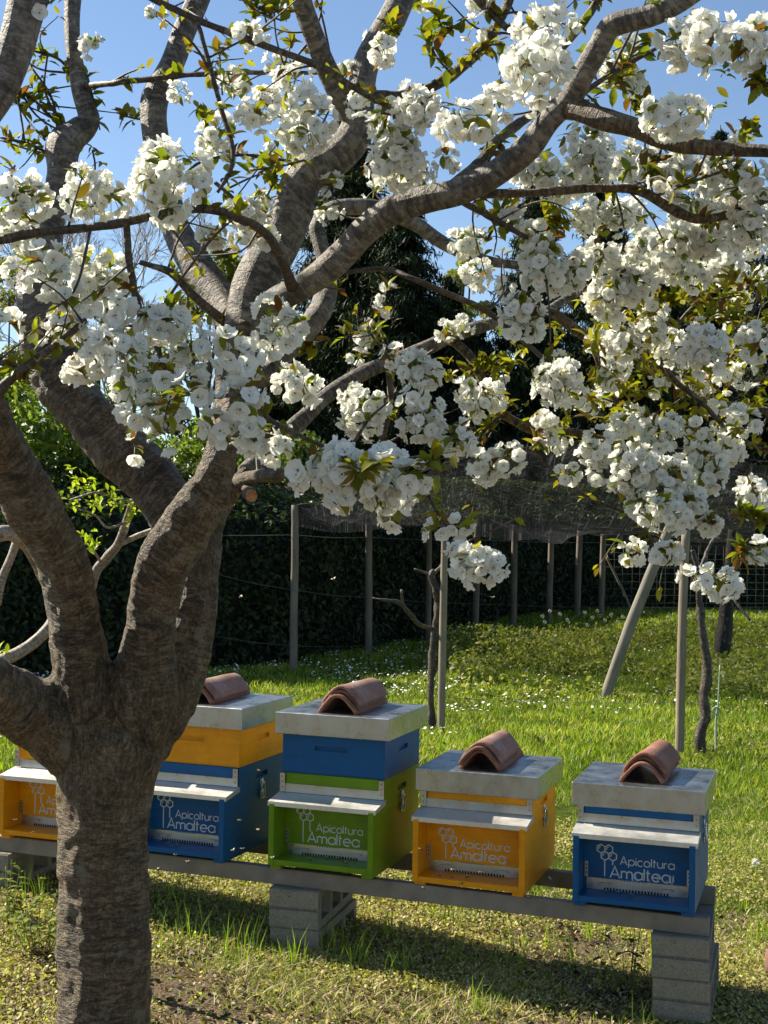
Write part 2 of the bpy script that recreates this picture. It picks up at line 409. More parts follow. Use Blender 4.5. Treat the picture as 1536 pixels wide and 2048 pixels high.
def ribbon(mb, pts, hw, closed=False, z=0.0):
    P = np.asarray(pts, float)
    if closed: P = np.vstack([P, P[:1]])
    T = np.gradient(P, axis=0); 
    if closed: T[0] = T[-1] = P[1] - P[-2]
    T /= np.linalg.norm(T, axis=1)[:, None] + 1e-9
    Nn = np.stack([-T[:, 1], T[:, 0]], 1)
    # mitre: widen at corners
    k = np.ones(len(P))
    for i in range(1, len(P) - 1):
        d0 = (P[i] - P[i - 1]) / (np.linalg.norm(P[i] - P[i - 1]) + 1e-9); c_ = abs(d0 @ T[i]); k[i] = 1 / max(c_, .5)
    A = P + Nn * (hw * k)[:, None]; B = P - Nn * (hw * k)[:, None]
    V = []; n_ = len(P)
    for q in (A, B): V += [(x, z, y) for x, y in q]
    mb.add(V, [(i, i + 1, n_ + i + 1, n_ + i) for i in range(n_ - 1)])
def arc(cx, cy, r, a0, a1, n_=14): 
    t = np.radians(np.linspace(a0, a1, n_)); return np.stack([cx + r * np.cos(t), cy + r * np.sin(t)], 1)
GLYPH = {  # monoline letters, x-height 1: strokes and advance width
 'A': ([[(0, 0), (.58, 1.5), (1.16, 0)], [(.2, .45), (.96, .45)]], 1.16),
 'p': ([arc(.5, .5, .5, 0, 360, 24), [(0, 1.0), (0, -.42)]], 1.0),
 'i': ([[(0, 0), (0, 1)], [(0, 1.25), (0, 1.42)]], .0),
 'c': ([arc(.5, .5, .5, 48, 312, 20)], .86),
 'o': ([arc(.5, .5, .5, 0, 360, 24)], 1.0),
 'l': ([[(0, 0), (0, 1.5)]], 0.0),
 't': ([[(.2, 0), (.2, 1.4)], [(0, 1.0), (.5, 1.0)]], .5),
 'u': ([np.vstack([[(0, 1)], arc(.42, .42, .42, 180, 360, 12), [(.84, 1)]]), [(.84, .5), (.84, 0)]], .84),
 'r': ([[(0, 0), (0, 1)], arc(.4, .55, .4, 180, 78, 8)], .48),
 'a': ([arc(.5, .5, .5, 0, 360, 24), [(1.0, 1.0), (1.0, 0)]], 1.0),
 'm': ([[(0, 0), (0, 1)], np.vstack([arc(.32, .62, .34, 180, 0, 9), [(.66, 0)]]), np.vstack([arc(1.0, .62, .34, 180, 0, 9), [(1.34, 0)]])], 1.34),
 'e': ([np.vstack([[(.02, .5)], [(1.0, .5)], arc(.5, .5, .5, 0, 312, 22)])], 1.0)}
def write(mb, s, x, zb, xh, gap=.26, hw=.09, y=0.0, sx=1.0):
    for ch in s:
        st, adv = GLYPH[ch]
        for q in st: ribbon(mb, [(x + a * xh * sx, zb + b * xh) for a, b in q], hw * xh, z=y)
        x += (adv * sx + gap) * xh
    return x
def emblem(mb, x, z, r, y, foot):
    cs = [(x, z), (x + 1.82 * r, z), (x + .91 * r, z - 1.6 * r), (x + 2.73 * r, z - 1.6 * r)]
    for cx, cz in cs:
        ribbon(mb, [(cx + r * math.cos(rad(30 + 60 * k)), cz + r * math.sin(rad(30 + 60 * k))) for k in range(6)], r * .13, True, y)
        ribbon(mb, arc(cx, cz, r * .5, 100, 200, 7), r * .10, z=y + .0002)
    ribbon(mb, [(cs[2][0], cs[2][1] - r), (cs[2][0], foot)], r * .13, z=y)
    ribbon(mb, [(cs[3][0], cs[3][1] - r), (cs[3][0], foot + .045)], r * .13, z=y)

def hive(label, x, y, ztop, yaw, body_m, super_m=None, drips=0, seed=0):
    H = .62 if super_m else .445
    r = thing("beehive", label, "beehive", (x, y, ztop - H), yaw, "beehives standing in a row on the rails")
    b = MB(); x0, x1 = .025, .475; yf, yp, yb = -.10, .03, DEP - .03
    zb, zt = .018, .37
    wall_slot_x(b, x1 - .022, x1, yp, yb, zb, zt, .19, .30, .300, .322, 1)
    box(b, x0, x0 + .022, yp, yb, zb, zt)
    for xa, xb in ((x0, x0 + .022), (x1 - .022, x1)):      # porch cheeks, sloping with the porch roof
        V = [(xx, yy, zz) for xx in (xa, xb) for yy, zz in ((yf, zb), (yp, zb), (yp, .288), (yf, .262))]
        b.add(V, [(0, 1, 2, 3), (7, 6, 5, 4), (0, 4, 5, 1), (1, 5, 6, 2), (2, 6, 7, 3), (3, 7, 4, 0)])
    box(b, x0 + .022, x1 - .022, yp - .012, yp + .01, zb + .022, zt)           # recessed front panel
    box(b, x0 + .022, x1 - .022, yf, yp + .01, zb, zb + .022, bev=.002)       # porch floor
    box(b, x0 + .022, x1 - .022, yb - .022, yb, zb, zt)
    box(b, x0 + .022, x1 - .022, yp + .01, yb - .022, zb, zb + .02)
    b.build("body", body_m, r, smooth=False)
    for fx in (x0 + .005, x1 - .05):
        q = MB(); box(q, fx, fx + .045, yf + .01, yb - .01, 0, zb, bev=.002); q.build("foot", body_m, r, False)
    # porch roof
    q = MB(); V = []
    for xx in (.018, .482):
        V += [(xx, yf + .002, .254), (xx, yf + .002, .272), (xx, yp - .003, .292), (xx, yp - .003, .271)]
    q.add(V, [(0, 1, 2, 3), (7, 6, 5, 4), (0, 4, 5, 1), (1, 5, 6, 2), (2, 6, 7, 3), (3, 7, 4, 0)])
    q.build("porch_roof", M_porch, r, False)
    q = MB(); box(q, x0 - .002, x1 + .002, yp - .0155, yp - .0125, .2925, .327); q.build("flashing", M_galv, r, False)
    for xa, s in ((x0 - .003, 1), (x1 - .019, -1)):
        q = MB(); box(q, xa, xa + .022, yp - .0195, yp - .016, .296, .368)
        for zz in (.312, .335, .356):
            bm = bmesh.new(); bmesh.ops.create_cone(bm, cap_ends=True, segments=8, radius1=.003, radius2=.003, depth=.003, matrix=Matrix.Translation((xa + .011, yp - .0205, zz)) @ Matrix.Rotation(rad(90), 4, 'X')); addbm(q, bm, 1)
        q.build("corner_bracket", [M_galv, M_steel], r, False)
    # entrance plate, its slots and wire pulls
    q = MB(); ye = yp - .012
    box(q, x0 + .034, x1 - .034, ye - .004, ye - .0005, .041, .084)
    nh = 21
    for k in range(nh):
        xx = .125 + k * .0118; box(q, xx, xx + .0066, ye - .0052, ye - .0045, .0415, .0505, 1)
    for k in range(9):
        xx = .19 + k * .011; box(q, xx, xx + .005, ye - .0052, ye - .0045, .081, .0835, 1)
    q_o = q.build("entrance_plate", [M_galv, M_dark], r, False)
    for xc in (.13, .36):
        q = MB(); tube(q, [(xc - .022, ye - .005, .062), (xc - .022, ye - .014, .066), (xc + .022, ye - .014, .066), (xc + .022, ye - .005, .062)], [.0016] * 4, 5, .006); q.build("wire_pull", M_zinc, q_o)
    for xa in (x0 + .026, x1 - .040):
        q = MB(); box(q, xa, xa + .013, ye - .006, ye - .0005, .0865, .145)
        for zz in (.10, .115, .13): box(q, xa + .004, xa + .009, ye - .0068, ye - .0062, zz, zz + .005, 1)
        q.build("slide_guide", [M_galv, M_dark], r, False)
    # painted name and honeycomb emblem
    q = MB(); yl = ye - .0008
    write(q, "Apicoltura", .186, .142, .0208, y=yl, sx=1.05, gap=.28); q.build("name_lettering", M_ink, r, False)
    q = MB(); xe = write(q, "Amaltea", .148, .094 if drips < 2 else .090, .0285, gap=.24, y=yl, sx=1.08)
    rs = random.Random(seed)
    for k in range(drips * 7):
        xx = rs.uniform(.2, .40); z0 = rs.uniform(.094, .125); ribbon(q, [(xx, z0), (xx + .0006, z0 - rs.uniform(.008, .028))], .0013, z=yl - .0002)
    q.build("name_lettering", M_ink, r, False)
    q = MB(); emblem(q, .112, .222 if super_m else .196, .0165, yl, .092); q.build("emblem", M_ink, r, False)
    # side clasp
    for sx, xo in ((1, x1), (-1, x0)):
        c_ = MB(); o = lambda a, b_: (xo + sx * a, xo + sx * b_)
        def bx(a, b_, *rest): 
            u, v = sorted(o(a, b_)); box(c_, u, v, *rest, bev=.0012)
        bx(.0005, .004, .228, .258, .262, .292); bx(.004, .012, .234, .252, .268, .280)
        bx(.0005, .004, .230, .256, .205, .235); bx(.004, .009, .226, .260, .228, .246)
        tube(c_, [(xo + sx * .008, .232, .272), (xo + sx * .011, .228, .236), (xo + sx * .011, .236, .212), (xo + sx * .011, .250, .212), (xo + sx * .011, .258, .236), (xo + sx * .008, .254, .272)], [.0028] * 6, 6, .006)
        c_.build("clasp", M_zinc, r)
    zr = H - .089
    if super_m:
        s_ = MB(); zs, ze = .3715, .548
        wall_slot_x(s_, x1 - .022, x1, yp - .004, yb, zs, ze, .20, .31, .462, .482, 1)
        box(s_, x0, x0 + .022, yp - .004, yb, zs, ze)
        wall_slot_y(s_, x0 + .022, x1 - .022, yp - .004, yp + .018, zs, ze, .17, .31, .468, .486)
        box(s_, x0 + .022, x1 - .022, yb - .022, yb, zs, ze)
        s_.build("honey_super", super_m, r, False)
    # roof of folded sheet
    f = MB(); box(f, 0, .5, 0, DEP, zr, H, bev=.0022)
    ro = f.build("roof", M_galv, r, False)
    q = MB(); box(q, .494, .5012, -.0012, -.0002, zr + .001, H - .004); box(q, .5002, .5012, -.0012, .010, zr + .001, H - .004); q.build("corner_fold", M_galv, ro, False)
    return r, H
HV = []   # x, y, ztop, yaw of each hive
HDEF = [
 ("orange hive with an orange super, half hidden behind the cherry trunk", -1.64, 5.77, 1.060, -.345, M_orange, M_orange, 0),
 ("blue hive with an orange super under its metal lid, just right of the trunk", -1.040, 5.568, 1.053, -.364, M_blue, M_orange, 0),
 ("lime green hive with a blue super under its metal lid", -.436, 5.384, 1.045, -.345, M_green, M_blue, 0),
 ("low single box orange hive between the green hive and the blue one", .143, 5.245, .847, -.335, M_orange, None, 1),
 ("low single box blue hive at the right end of the row", .739, 5.014, .845, -.326, M_blue, None, 2)]
for k, (lb, x, y, z, a, bm_, sm_, dr) in enumerate(HDEF):
    hive(lb, x, y, z, a, bm_, sm_, dr, k); HV.append((x, y, z, a))

def hl(k, lx, ly, dz=0.0):
    x, y, z, a = HV[k]; c_, s_ = math.cos(a), math.sin(a)
    return (x + lx * c_ - ly * s_, y + lx * s_ + ly * c_, z + dz)
# roof tiles: each curved tile is a thing of its own
def tile(label, loc, rz, mt, L=.31, w0=.088, w1=.078, tilt=0.0, seed=0, broken=0.0, group="curved roof tiles weighing down the lids"):
    mb = MB(); nu, nv, t = 15, 9, .013
    ang = np.radians(np.linspace(8, 172, nu)); vs = np.linspace(0, L, nv)
    G = []
    for side in (0, 1):
        A = []
        for j, v in enumerate(vs):
            r_ = (w0 + (w1 - w0) * v / L) * (1 - .09 * np.abs(np.sin(2 * ang)) ** 2 + .05 * np.sin(ang) ** 6) - side * t
            jit = .0022 * vnoise(np.stack([ang * 2, np.full(nu, v * 22), np.full(nu, seed * 3.1)], 1), seed)
            e = np.zeros(nu)
            if j in (0, nv - 1): e = .005 * vnoise(np.stack([ang * 4, np.full(nu, j), np.full(nu, seed)], 1), seed + 3)
            base = math.sin(rad(8)) * w0
            A.append(np.stack([np.cos(ang) * (r_ + jit), v + e, np.sin(ang) * (r_ + jit) * 1.0 - base], 1))
        G.append(np.array(A))
    n_ = nu * nv; V = np.concatenate([G[0].reshape(-1, 3), G[1].reshape(-1, 3)])
    q = []
    for j in range(nv - 1):
        for i in range(nu - 1):
            a = j * nu + i; q.append((a, a + 1, a + nu + 1, a + nu)); q.append((n_ + a, n_ + a + nu, n_ + a + nu + 1, n_ + a + 1))
        for i in (0, nu - 1):
            a = j * nu + i; q.append((a, a + nu, n_ + a + nu, n_ + a))
    for i in range(nu - 1):
        for j in (0, nv - 1):
            a = j * nu + i; q.append((a, a + 1, n_ + a + 1, n_ + a))
    mb.add(V, q); o = mb.build("roof_tile", mt); o.location = loc; o.rotation_euler = (tilt, 0, rz)
    tag(o, label, "roof tile", group); 
    me = o.data
    bm = bmesh.new(); bm.from_mesh(me); bmesh.ops.recalc_face_normals(bm, faces=bm.faces); bm.to_mesh(me); bm.free()
    return o
names = ["orange hive behind the trunk", "blue and orange hive", "green and blue hive", "single box orange hive", "single box blue hive at the right end"]
stacks = {0: [(.37, .07, 0, 0, 1)], 1: [(.24, .06, 0, .05, 0), (.252, .075, .018, .06, 1)],
          2: [(.255, .05, 0, .02, 0), (.258, .075, .016, .0, 2), (.262, .072, .034, -.02, 1)],
          3: [(.25, .06, 0, -.02, 0), (.252, .04, .017, .0, 2), (.256, .055, .034, .0, 1)],
          4: [(.255, .075, 0, -.02, 1), (.258, .11, .018, -.07, 0), (.262, .10, .034, -.07, 2)]}
for k, st in stacks.items():
    for q, (lx, ly, dz, dr, mi) in enumerate(st):
        pos = "only" if len(st) == 1 else (["bottom", "top"] if len(st) == 2 else ["bottom", "middle", "top"])[q]
        lb = f"{pos} terracotta tile of the stack on the lid of the {names[k]}" if len(st) > 1 else "terracotta tile seen through the trunk's fork on the half hidden hive"
        mi2 = mi if k != 4 else [0, 2, 0][q]
        tile(lb, hl(k, lx, ly, .0015 + dz), HV[k][3] + dr, M_terra[mi2], L=(.415 if q == 0 else .36) + .012 * math.sin(k + q), tilt=rad(.8 * q), seed=k * 5 + q)
pp = at(1640, 1990, 5.35)
o = tile("broken terracotta tile lying in the grass beside the rightmost block pile", (pp[0], pp[1], float(gz(pp[0], pp[1])) + .005), rad(70), M_terra[2], L=.22, w0=.085, w1=.08, tilt=rad(4), seed=77, group=None)

# two rails under the hives and the block piles
rdir = np.array([HV[4][0] - HV[1][0], HV[4][1] - HV[1][1]]); rdir /= np.linalg.norm(rdir); rn = np.array([-rdir[1], rdir[0]])
if rn[1] < 0: rn = -rn
yaw_r = math.atan2(rdir[1], rdir[0])
def rail(label, off, e0, e1, h=.068):
    b0 = np.array(HV[1][:2]); P0 = b0 + rdir * e0 + rn * off; P1 = b0 + rdir * e1 + rn * off
    z0, z1 = 1.053 - .62, .845 - .445
    zf = lambda e: z0 + (z1 - z0) * e / 1.86
    mb = MB(); L = e1 - e0
    box(mb, 0, L, -.021, .021, -h, -.001, bev=.003)
    o = mb.build("support_rail", M_steel, None, False); o.location = (P0[0], P0[1], zf(e0)); o.rotation_euler = (0, math.atan2(zf(e0) - zf(e1), L), yaw_r)
    tag(o, label, "rail", "steel rails carrying the hives"); return zf
zf = rail("grey steel rail under the front feet of all five hives", -.035, -1.3, 2.385)
rail("grey steel rail under the rear of the hives, behind the front rail", .395, -1.3, 2.385)
def block(label, e, off, z, yawj=0.0):
    b0 = np.array(HV[1][:2]); P = b0 + rdir * e + rn * off
    W, H, L = .21, .155, .50; mb = MB(); t = .032; cells = [(.035, .155), (.19, .31), (.345, .465)]
    # body with three through-cells facing sideways
    box(mb, -W / 2, W / 2, 0, L, 0, t); box(mb, -W / 2, W / 2, 0, L, H - t, H)
    ys_ = [0] + [v for c_ in cells for v in c_] + [L]
    for k in range(0, len(ys_), 2):
        if ys_[k] == 0:   # ribbed end face
            box(mb, -W / 2, W / 2, .006, ys_[1], t, H - t); 
            box(mb, -W / 2 + .001, W / 2 - .001, -.006, -.0002, .003, H / 2 - .005, bev=.002); box(mb, -W / 2 + .001, W / 2 - .001, -.006, -.0002, H / 2 + .005, H - .003, bev=.002)
        else: box(mb, -W / 2, W / 2, ys_[k], ys_[k + 1], t, H - t)
    o = mb.build("concrete_block", M_block, None, False); o.location = (P[0], P[1], z); o.rotation_euler = (0, 0, yaw_r + yawj)
    tag(o, label, "concrete block", "hollow concrete blocks under the rails")
for e, nm, jj in ((2.285, "right", .02), (.765, "middle", .05), (-.66, "left", 0)):
    zt = zf(e) - .0695
    where = {"right": "under the rail end below the single blue hive", "middle": "below the green hive", "left": "below the leftmost orange hive"}[nm]
    block(f"upper hollow concrete block {where}", e, -.09, zt - .155, jj)
    block(f"lower hollow concrete block {where}", e + .004, -.088, zt - .3115, jj - .03)

# ------------------------------------------------------------------ cherry tree: wood
cherry = thing("cherry_tree", "old cherry tree with forked trunk and white blossom in front of the hives", "tree", (*at(205, 2000, 3.4)[:2], 0))
bx0 = np.array(cherry.location[:])
def limb_pts(spec):
    P = np.array([at(x, y, d) for x, y, w_, d in spec]) - bx0
    Rr = np.array([w_ / 2 * d / FPX for x, y, w_, d in spec]); return P, Rr
base_spec = [(205, 2620, 250, 3.4), (206, 2450, 205, 3.4), (208, 2048, 190, 3.4), (205, 1800, 184, 3.4), (204, 1650, 184, 3.4), (207, 1560, 205, 3.4), (222, 1470, 215, 3.4), (235, 1420, 130, 3.4)]
A_spec = [(195, 1530, 120, 3.38), (178, 1420, 130, 3.36), (160, 1320, 116, 3.33), (147, 1200, 106, 3.28), (118, 1100, 106, 3.22), (66, 1000, 112, 3.15), (15, 915, 104, 3.08), (-30, 820, 98, 3.0), (-60, 700, 92, 2.95), (-95, 560, 84, 2.9)]
B_spec = [(205, 1540, 150, 3.4), (120, 1462, 150, 3.36), (45, 1412, 140, 3.3), (-40, 1365, 132, 3.2), (-150, 1300, 122, 3.1), (-270, 1200, 110, 3.0)]
C_spec = [(235, 1520, 130, 3.4), (285, 1400, 140, 3.36), (298, 1260, 108, 3.32), (318, 1150, 104, 3.28), (362, 1075, 112, 3.26), (412, 990, 92, 3.26), (440, 920, 74, 3.27), (455, 850, 72, 3.3), (470, 760, 78, 3.36), (486, 660, 88, 3.42)]
E_spec = [(275, 1500, 120, 3.47), (335, 1400, 130, 3.5), (378, 1260, 112, 3.52), (398, 1130, 92, 3.55), (412, 1050, 80, 3.58), (450, 990, 60, 3.6), (485, 955, 48, 3.62), (510, 925, 40, 3.66)]
G_spec = [(392, 1120, 90, 3.56), (352, 1030, 112, 3.60), (300, 960, 116, 3.64), (232, 890, 118, 3.68), (165, 815, 108, 3.7), (112, 735, 98, 3.72), (80, 650, 86, 3.74)]
trunk_tubes = []
mb = MB()
for s_ in (base_spec, A_spec, B_spec, C_spec, E_spec, G_spec):
    P, Rr = limb_pts(s_)
    C_, rr_, al_ = tube(mb, P, Rr, 18, lambda r: max(r * .5, .012), True, .05, seed=len(trunk_tubes))
    trunk_tubes.append((C_, rr_, al_))
P = np.array([at(488, 968, 3.6), at(498, 985, 3.53), at(503, 992, 3.47)]) - bx0     # sawn-off stump
trunk_tubes.append(tube(mb, P, [.017, .016, .015], 10, .01, True, .03, seed=9)[:3])
tmp = bpy.data.objects.new("tmp", mb.mesh("tmp", M_bark)); COL.objects.link(tmp)
rm = tmp.modifiers.new("r", 'REMESH'); rm.mode = 'VOXEL'; rm.voxel_size = .0085
smo = tmp.modifiers.new("s", 'SMOOTH'); smo.factor = .5; smo.iterations = 24
bpy.context.view_layer.update(); dg = bpy.context.evaluated_depsgraph_get()
me = bpy.data.meshes.new_from_object(tmp.evaluated_get(dg)); bpy.data.objects.remove(tmp)
nV = len(me.vertices); V = np.empty(nV * 3, np.float32); me.vertices.foreach_get("co", V); V = V.reshape(-1, 3).astype(float)
Nn = np.empty(nV * 3, np.float32); me.vertices.foreach_get("normal", Nn); Nn = Nn.reshape(-1, 3)
CC = np.concatenate([t_[0] for t_ in trunk_tubes]); RR = np.concatenate([t_[1] for t_ in trunk_tubes])
AL = np.concatenate([t_[2] + k * 3.7 for k, t_ in enumerate(trunk_tubes)]); 
TT = np.concatenate([frames(t_[0])[0] for t_ in trunk_tubes])
bc = np.zeros((nV, 3)); FK = np.zeros((nV, 3)); TID = np.concatenate([np.full(len(t_[0]), k) for k, t_ in enumerate(trunk_tubes)])
for s0 in range(0, nV, 4000):
    D_ = V[s0:s0 + 4000, None, :] - CC[None]; q = (D_ ** 2).sum(-1) / RR[None] ** 2; k = q.argmin(1)
    q1 = np.sqrt(q.min(1)); q2 = np.sqrt(np.where(TID[None] == TID[k][:, None], 1e9, q).min(1)); FK[s0:s0 + 4000, 0] = np.clip(1.35 - (q2 - q1) * 1.6, 0, 1)
    dd = V[s0:s0 + 4000] - CC[k]; ta = (dd * TT[k]).sum(1); rad_v = dd - TT[k] * ta[:, None]
    ax = np.cross(TT[k], np.array([0, 1., .2])); ax /= np.linalg.norm(ax, axis=1)[:, None]; ay = np.cross(TT[k], ax)
    bc[s0:s0 + 4000] = np.stack([AL[k] + ta, (rad_v * ax).sum(1), (rad_v * ay).sum(1)], 1)
wF = FK[:, 0]; disp = .013 * fbm(bc * [2.5, 15, 15], 15, 2) + .0035 * fbm(V * 26, 18, 2) + .0028 * fbm(bc * [34, 20, 20], 3, 3) * (1 - wF) + .006 * fbm(V * 9, 8, 2) + .0024 * fbm(V * 55, 12, 2) * (.3 + .7 * wF) + .0018 * np.minimum(0, fbm(bc * [110, 24, 24], 4, 2) + .1) * (1 - wF)
V = V + Nn * disp[:, None]
me.vertices.foreach_set("co", V.astype(np.float32).ravel())
a_ = me.attributes.new("barkco", 'FLOAT_VECTOR', 'POINT'); a_.data.foreach_set("vector", bc.astype(np.float32).ravel())
a_ = me.attributes.new("tint", 'FLOAT_VECTOR', 'POINT'); a_.data.foreach_set("vector", FK.astype(np.float32).ravel())
me.polygons.foreach_set("use_smooth", np.ones(len(me.polygons), bool)); me.materials.clear(); me.materials.append(M_bark); me.update()
me.name = "trunk"; trunk = bpy.data.objects.new("trunk", me); COL.objects.link(trunk); trunk.parent = cherry
# knot hole and the pale sawn face
mb = MB(); c0 = at(160, 1211, 3.262) - bx0; F_ = (np.array([0, 0, CAM_H]) - bx0 - c0); F_ /= np.linalg.norm(F_)
th_ = np.linspace(0, 2 * math.pi, 17)[:-1]; ux = np.cross(F_, [0, 0, 1]); ux /= np.linalg.norm(ux); uz = np.cross(ux, F_)
tube(mb, np.array([c0 + (ux * math.cos(t_) * .017 + uz * math.sin(t_) * .014) for t_ in np.append(th_, th_[0])]), [.0065] * 17, 8, smooth_path=False, cap=False, wob=.1)
mb.build("knot_ring", M_bark, trunk)
mb = MB(); mb.add([c0 + F_ * .002] + [c0 + F_ * .003 + ux * math.cos(t_) * .016 + uz * math.sin(t_) * .013 for t_ in th_], None, [(0, 1 + k, 1 + (k + 1) % 16) for k in range(16)]); mb.build("knot_hole", M_dark, trunk)
mb = MB(); c1 = P[-1]; ax = P[-1] - P[-2]; ax /= np.linalg.norm(ax); u1 = np.cross(ax, [0, 0, 1]); u1 /= np.linalg.norm(u1); v1 = np.cross(ax, u1)
mb.add([c1 + ax * .008] + [c1 + ax * .005 + (u1 * math.cos(t_) + v1 * math.sin(t_)) * .0155 for t_ in th_] + [c1 - ax * .012 + (u1 * math.cos(t_) + v1 * math.sin(t_)) * .0155 for t_ in th_],
       [(1 + k, 1 + (k + 1) % 16, 17 + (k + 1) % 16, 17 + k) for k in range(16)], [(0, 1 + k, 1 + (k + 1) % 16) for k in range(16)])
mb.build("sawn_face", plain("cut_wood", (.45, .22, .08), .8, 0, .2, 80), trunk)

SPEC = []   # name, [(px, py, width px, distance)]
def L(name, d, *pts):
    out = []
    for p_ in pts: out.append((p_[0], p_[1], p_[2], p_[3] if len(p_) > 3 else d))
    SPEC.append((name, out))
L("limb", 3.74, (88, 668, 84, 3.735), (72, 600, 78, 3.75), (84, 510, 76, 3.77), (105, 430, 56, 3.8), (122, 350, 58, 3.82), (128, 288, 66, 3.84), (158, 262, 52, 3.86), (178, 238, 40, 3.87), (165, 190, 36, 3.88), (148, 110, 33, 3.9), (144, 40, 34, 3.92), (150, -60, 34, 3.95))
L("limb", 3.45, (470, 760, 66, 3.38), (488, 655, 84, 3.42), (512, 565, 90, 3.45), (552, 490, 92, 3.48), (588, 415, 84, 3.5), (612, 355, 78, 3.5), (670, 315, 76, 3.5), (714, 262, 72, 3.5), (720, 190, 60, 3.52), (735, 120, 56, 3.55), (785, 35, 56, 3.6), (830, -60, 52, 3.65))
L("limb", 3.5, (718, 255, 52), (690, 205, 46, 3.46), (655, 140, 42, 3.42), (628, 70, 42, 3.38), (602, -10, 42, 3.33), (590, -80, 40, 3.3))
L("limb", 3.6, (482, 660, 66, 3.46), (440, 598, 72, 3.55), (392, 530, 66, 3.62), (352, 455, 56, 3.68), (328, 360, 52, 3.72), (310, 270, 52, 3.75), (308, 200, 54, 3.77), (342, 132, 48, 3.8), (368, 62, 46, 3.83), (398, -5, 46, 3.86), (430, -90, 44, 3.9))
L("limb", 3.3, (500, 640, 60, 3.42), (552, 602, 56, 3.38), (610, 572, 56, 3.34), (668, 528, 56, 3.3), (722, 468, 58, 3.26), (775, 428, 58, 3.23), (845, 402, 54, 3.2), (918, 384, 53, 3.17), (992, 346, 50, 3.14), (1056, 296, 49, 3.1), (1098, 240, 48, 3.07), (1138, 198, 48, 3.04), (1165, 150, 45, 3.0), (1200, 92, 44, 2.97), (1226, 52, 44, 2.95), (1300, 34, 43, 2.92), (1353, 8, 41, 2.9), (1440, -50, 38, 2.86))
L("branch", 3.0, (1128, 205, 46, 3.05), (1195, 232, 44), (1262, 260, 40, 2.96), (1360, 284, 33, 2.92), (1450, 297, 28, 2.88), (1540, 300, 25, 2.85), (1650, 320, 20, 2.8))
L("branch", 3.3, (960, 388, 20, 3.18), (1060, 385, 17, 3.2), (1200, 378, 17, 3.22), (1278, 380, 19, 3.23), (1340, 415, 20, 3.25), (1400, 437, 19, 3.26), (1480, 425, 17, 3.28), (1545, 392, 14, 3.3))
L("limb", 3.9, (520, 760, 40, 3.65), (570, 705, 46, 3.72), (615, 655, 48, 3.8), (646, 608, 46, 3.85), (655, 550, 36, 3.9), (642, 492, 33, 3.92), (634, 450, 33, 3.93), (660, 420, 33, 3.95), (710, 413, 33, 3.97), (770, 420, 32, 4.0), (835, 450, 30, 4.02), (893, 490, 26, 4.05), (968, 520, 22, 4.08), (1040, 531, 19, 4.1), (1140, 545, 14, 4.15))
L("limb", 4.0, (490, 945, 40, 3.64), (535, 902, 36, 3.72), (600, 842, 33, 3.82), (662, 785, 31, 3.92), (742, 740, 31, 4.02), (830, 706, 30, 4.1), (905, 672, 27, 4.16), (990, 645, 24, 4.2), (1080, 628, 20, 4.25), (1143, 592, 15, 4.3), (1230, 560, 11, 4.35))
L("branch", 4.2, (1075, 615, 17, 4.25), (1110, 635, 22, 4.25), (1168, 672, 22, 4.27), (1268, 722, 22, 4.3), (1353, 757, 22, 4.32), (1418, 795, 20, 4.35), (1483, 815, 18, 4.38), (1560, 822, 15, 4.4))
L("branch", 4.15, (905, 678, 19, 4.16), (940, 715, 20), (957, 762, 19), (993, 815, 19), (1028, 845, 19), (1068, 862, 18), (1143, 868, 16), (1228, 883, 12))
L("branch", 3.8, (690, 545, 9, 3.9), (768, 537, 11, 3.85), (818, 555, 11), (878, 580, 12), (958, 615, 12), (1018, 660, 11), (1098, 727, 9, 3.75), (1180, 800, 8, 3.72))
L("twig", 3.4, (918, 400, 13, 3.18), (1008, 450, 12, 3.3), (1063, 482, 10), (1120, 500, 7))
L("branch", 2.9, (-40, 486, 18), (0, 482, 18), (75, 466, 17), (200, 450, 17), (300, 430, 18, 2.92), (370, 420, 18, 2.95), (425, 420, 18, 3.0), (470, 436, 18, 3.05), (525, 467, 19, 3.1), (552, 505, 20, 3.18), (585, 575, 24, 3.32))
L("branch", 3.0, (280, -15, 12), (350, 20, 14), (415, 46, 14), (525, 90, 14), (640, 132, 15), (690, 165, 14), (768, 205, 12), (830, 230, 9))
L("twig", 2.98, (395, 45, 10), (415, 110, 10), (440, 215, 10), (465, 300, 10), (462, 345, 9), (435, 385, 7))
L("branch", 3.7, (168, 172, 13, 3.88), (225, 166, 12), (280, 162, 12), (400, 150, 11), (550, 143, 9), (640, 146, 7))
L("twig", 2.95, (253, 450, 16), (262, 525, 15), (282, 620, 14), (300, 668, 12), (330, 740, 9))
L("branch", 3.4, (280, 525, 10), (338, 540, 16), (372, 575, 17), (405, 608, 18), (470, 660, 22, 3.45))
L("branch", 3.6, (735, 195, 26, 3.52), (818, 185, 24), (893, 155, 22), (958, 100, 21), (988, 55, 20), (1012, 0, 19), (1030, -60, 17))
L("branch", 3.2, (905, -40, 15), (953, 0, 16), (1023, 62, 15), (1080, 100, 12))
L("branch", 3.4, (1110, 115, 15), (1128, 90, 17), (1163, 50, 17), (1198, 0, 16), (1230, -60, 14))
L("branch", 3.5, (880, 395, 26, 3.22), (908, 362, 26, 3.35), (958, 322, 25, 3.45), (1003, 278, 22), (1080, 215, 17, 3.6), (1150, 190, 12, 3.6))
L("twig", 3.1, (1145, 200, 12, 3.06), (1228, 145, 10), (1318, 86, 8), (1400, 40, 6))
L("twig", 3.2, (1323, 295, 6), (1308, 350, 7), (1283, 378, 8))
L("twig", 3.2, (1310, 392, 7), (1393, 360, 7), (1480, 330, 5))
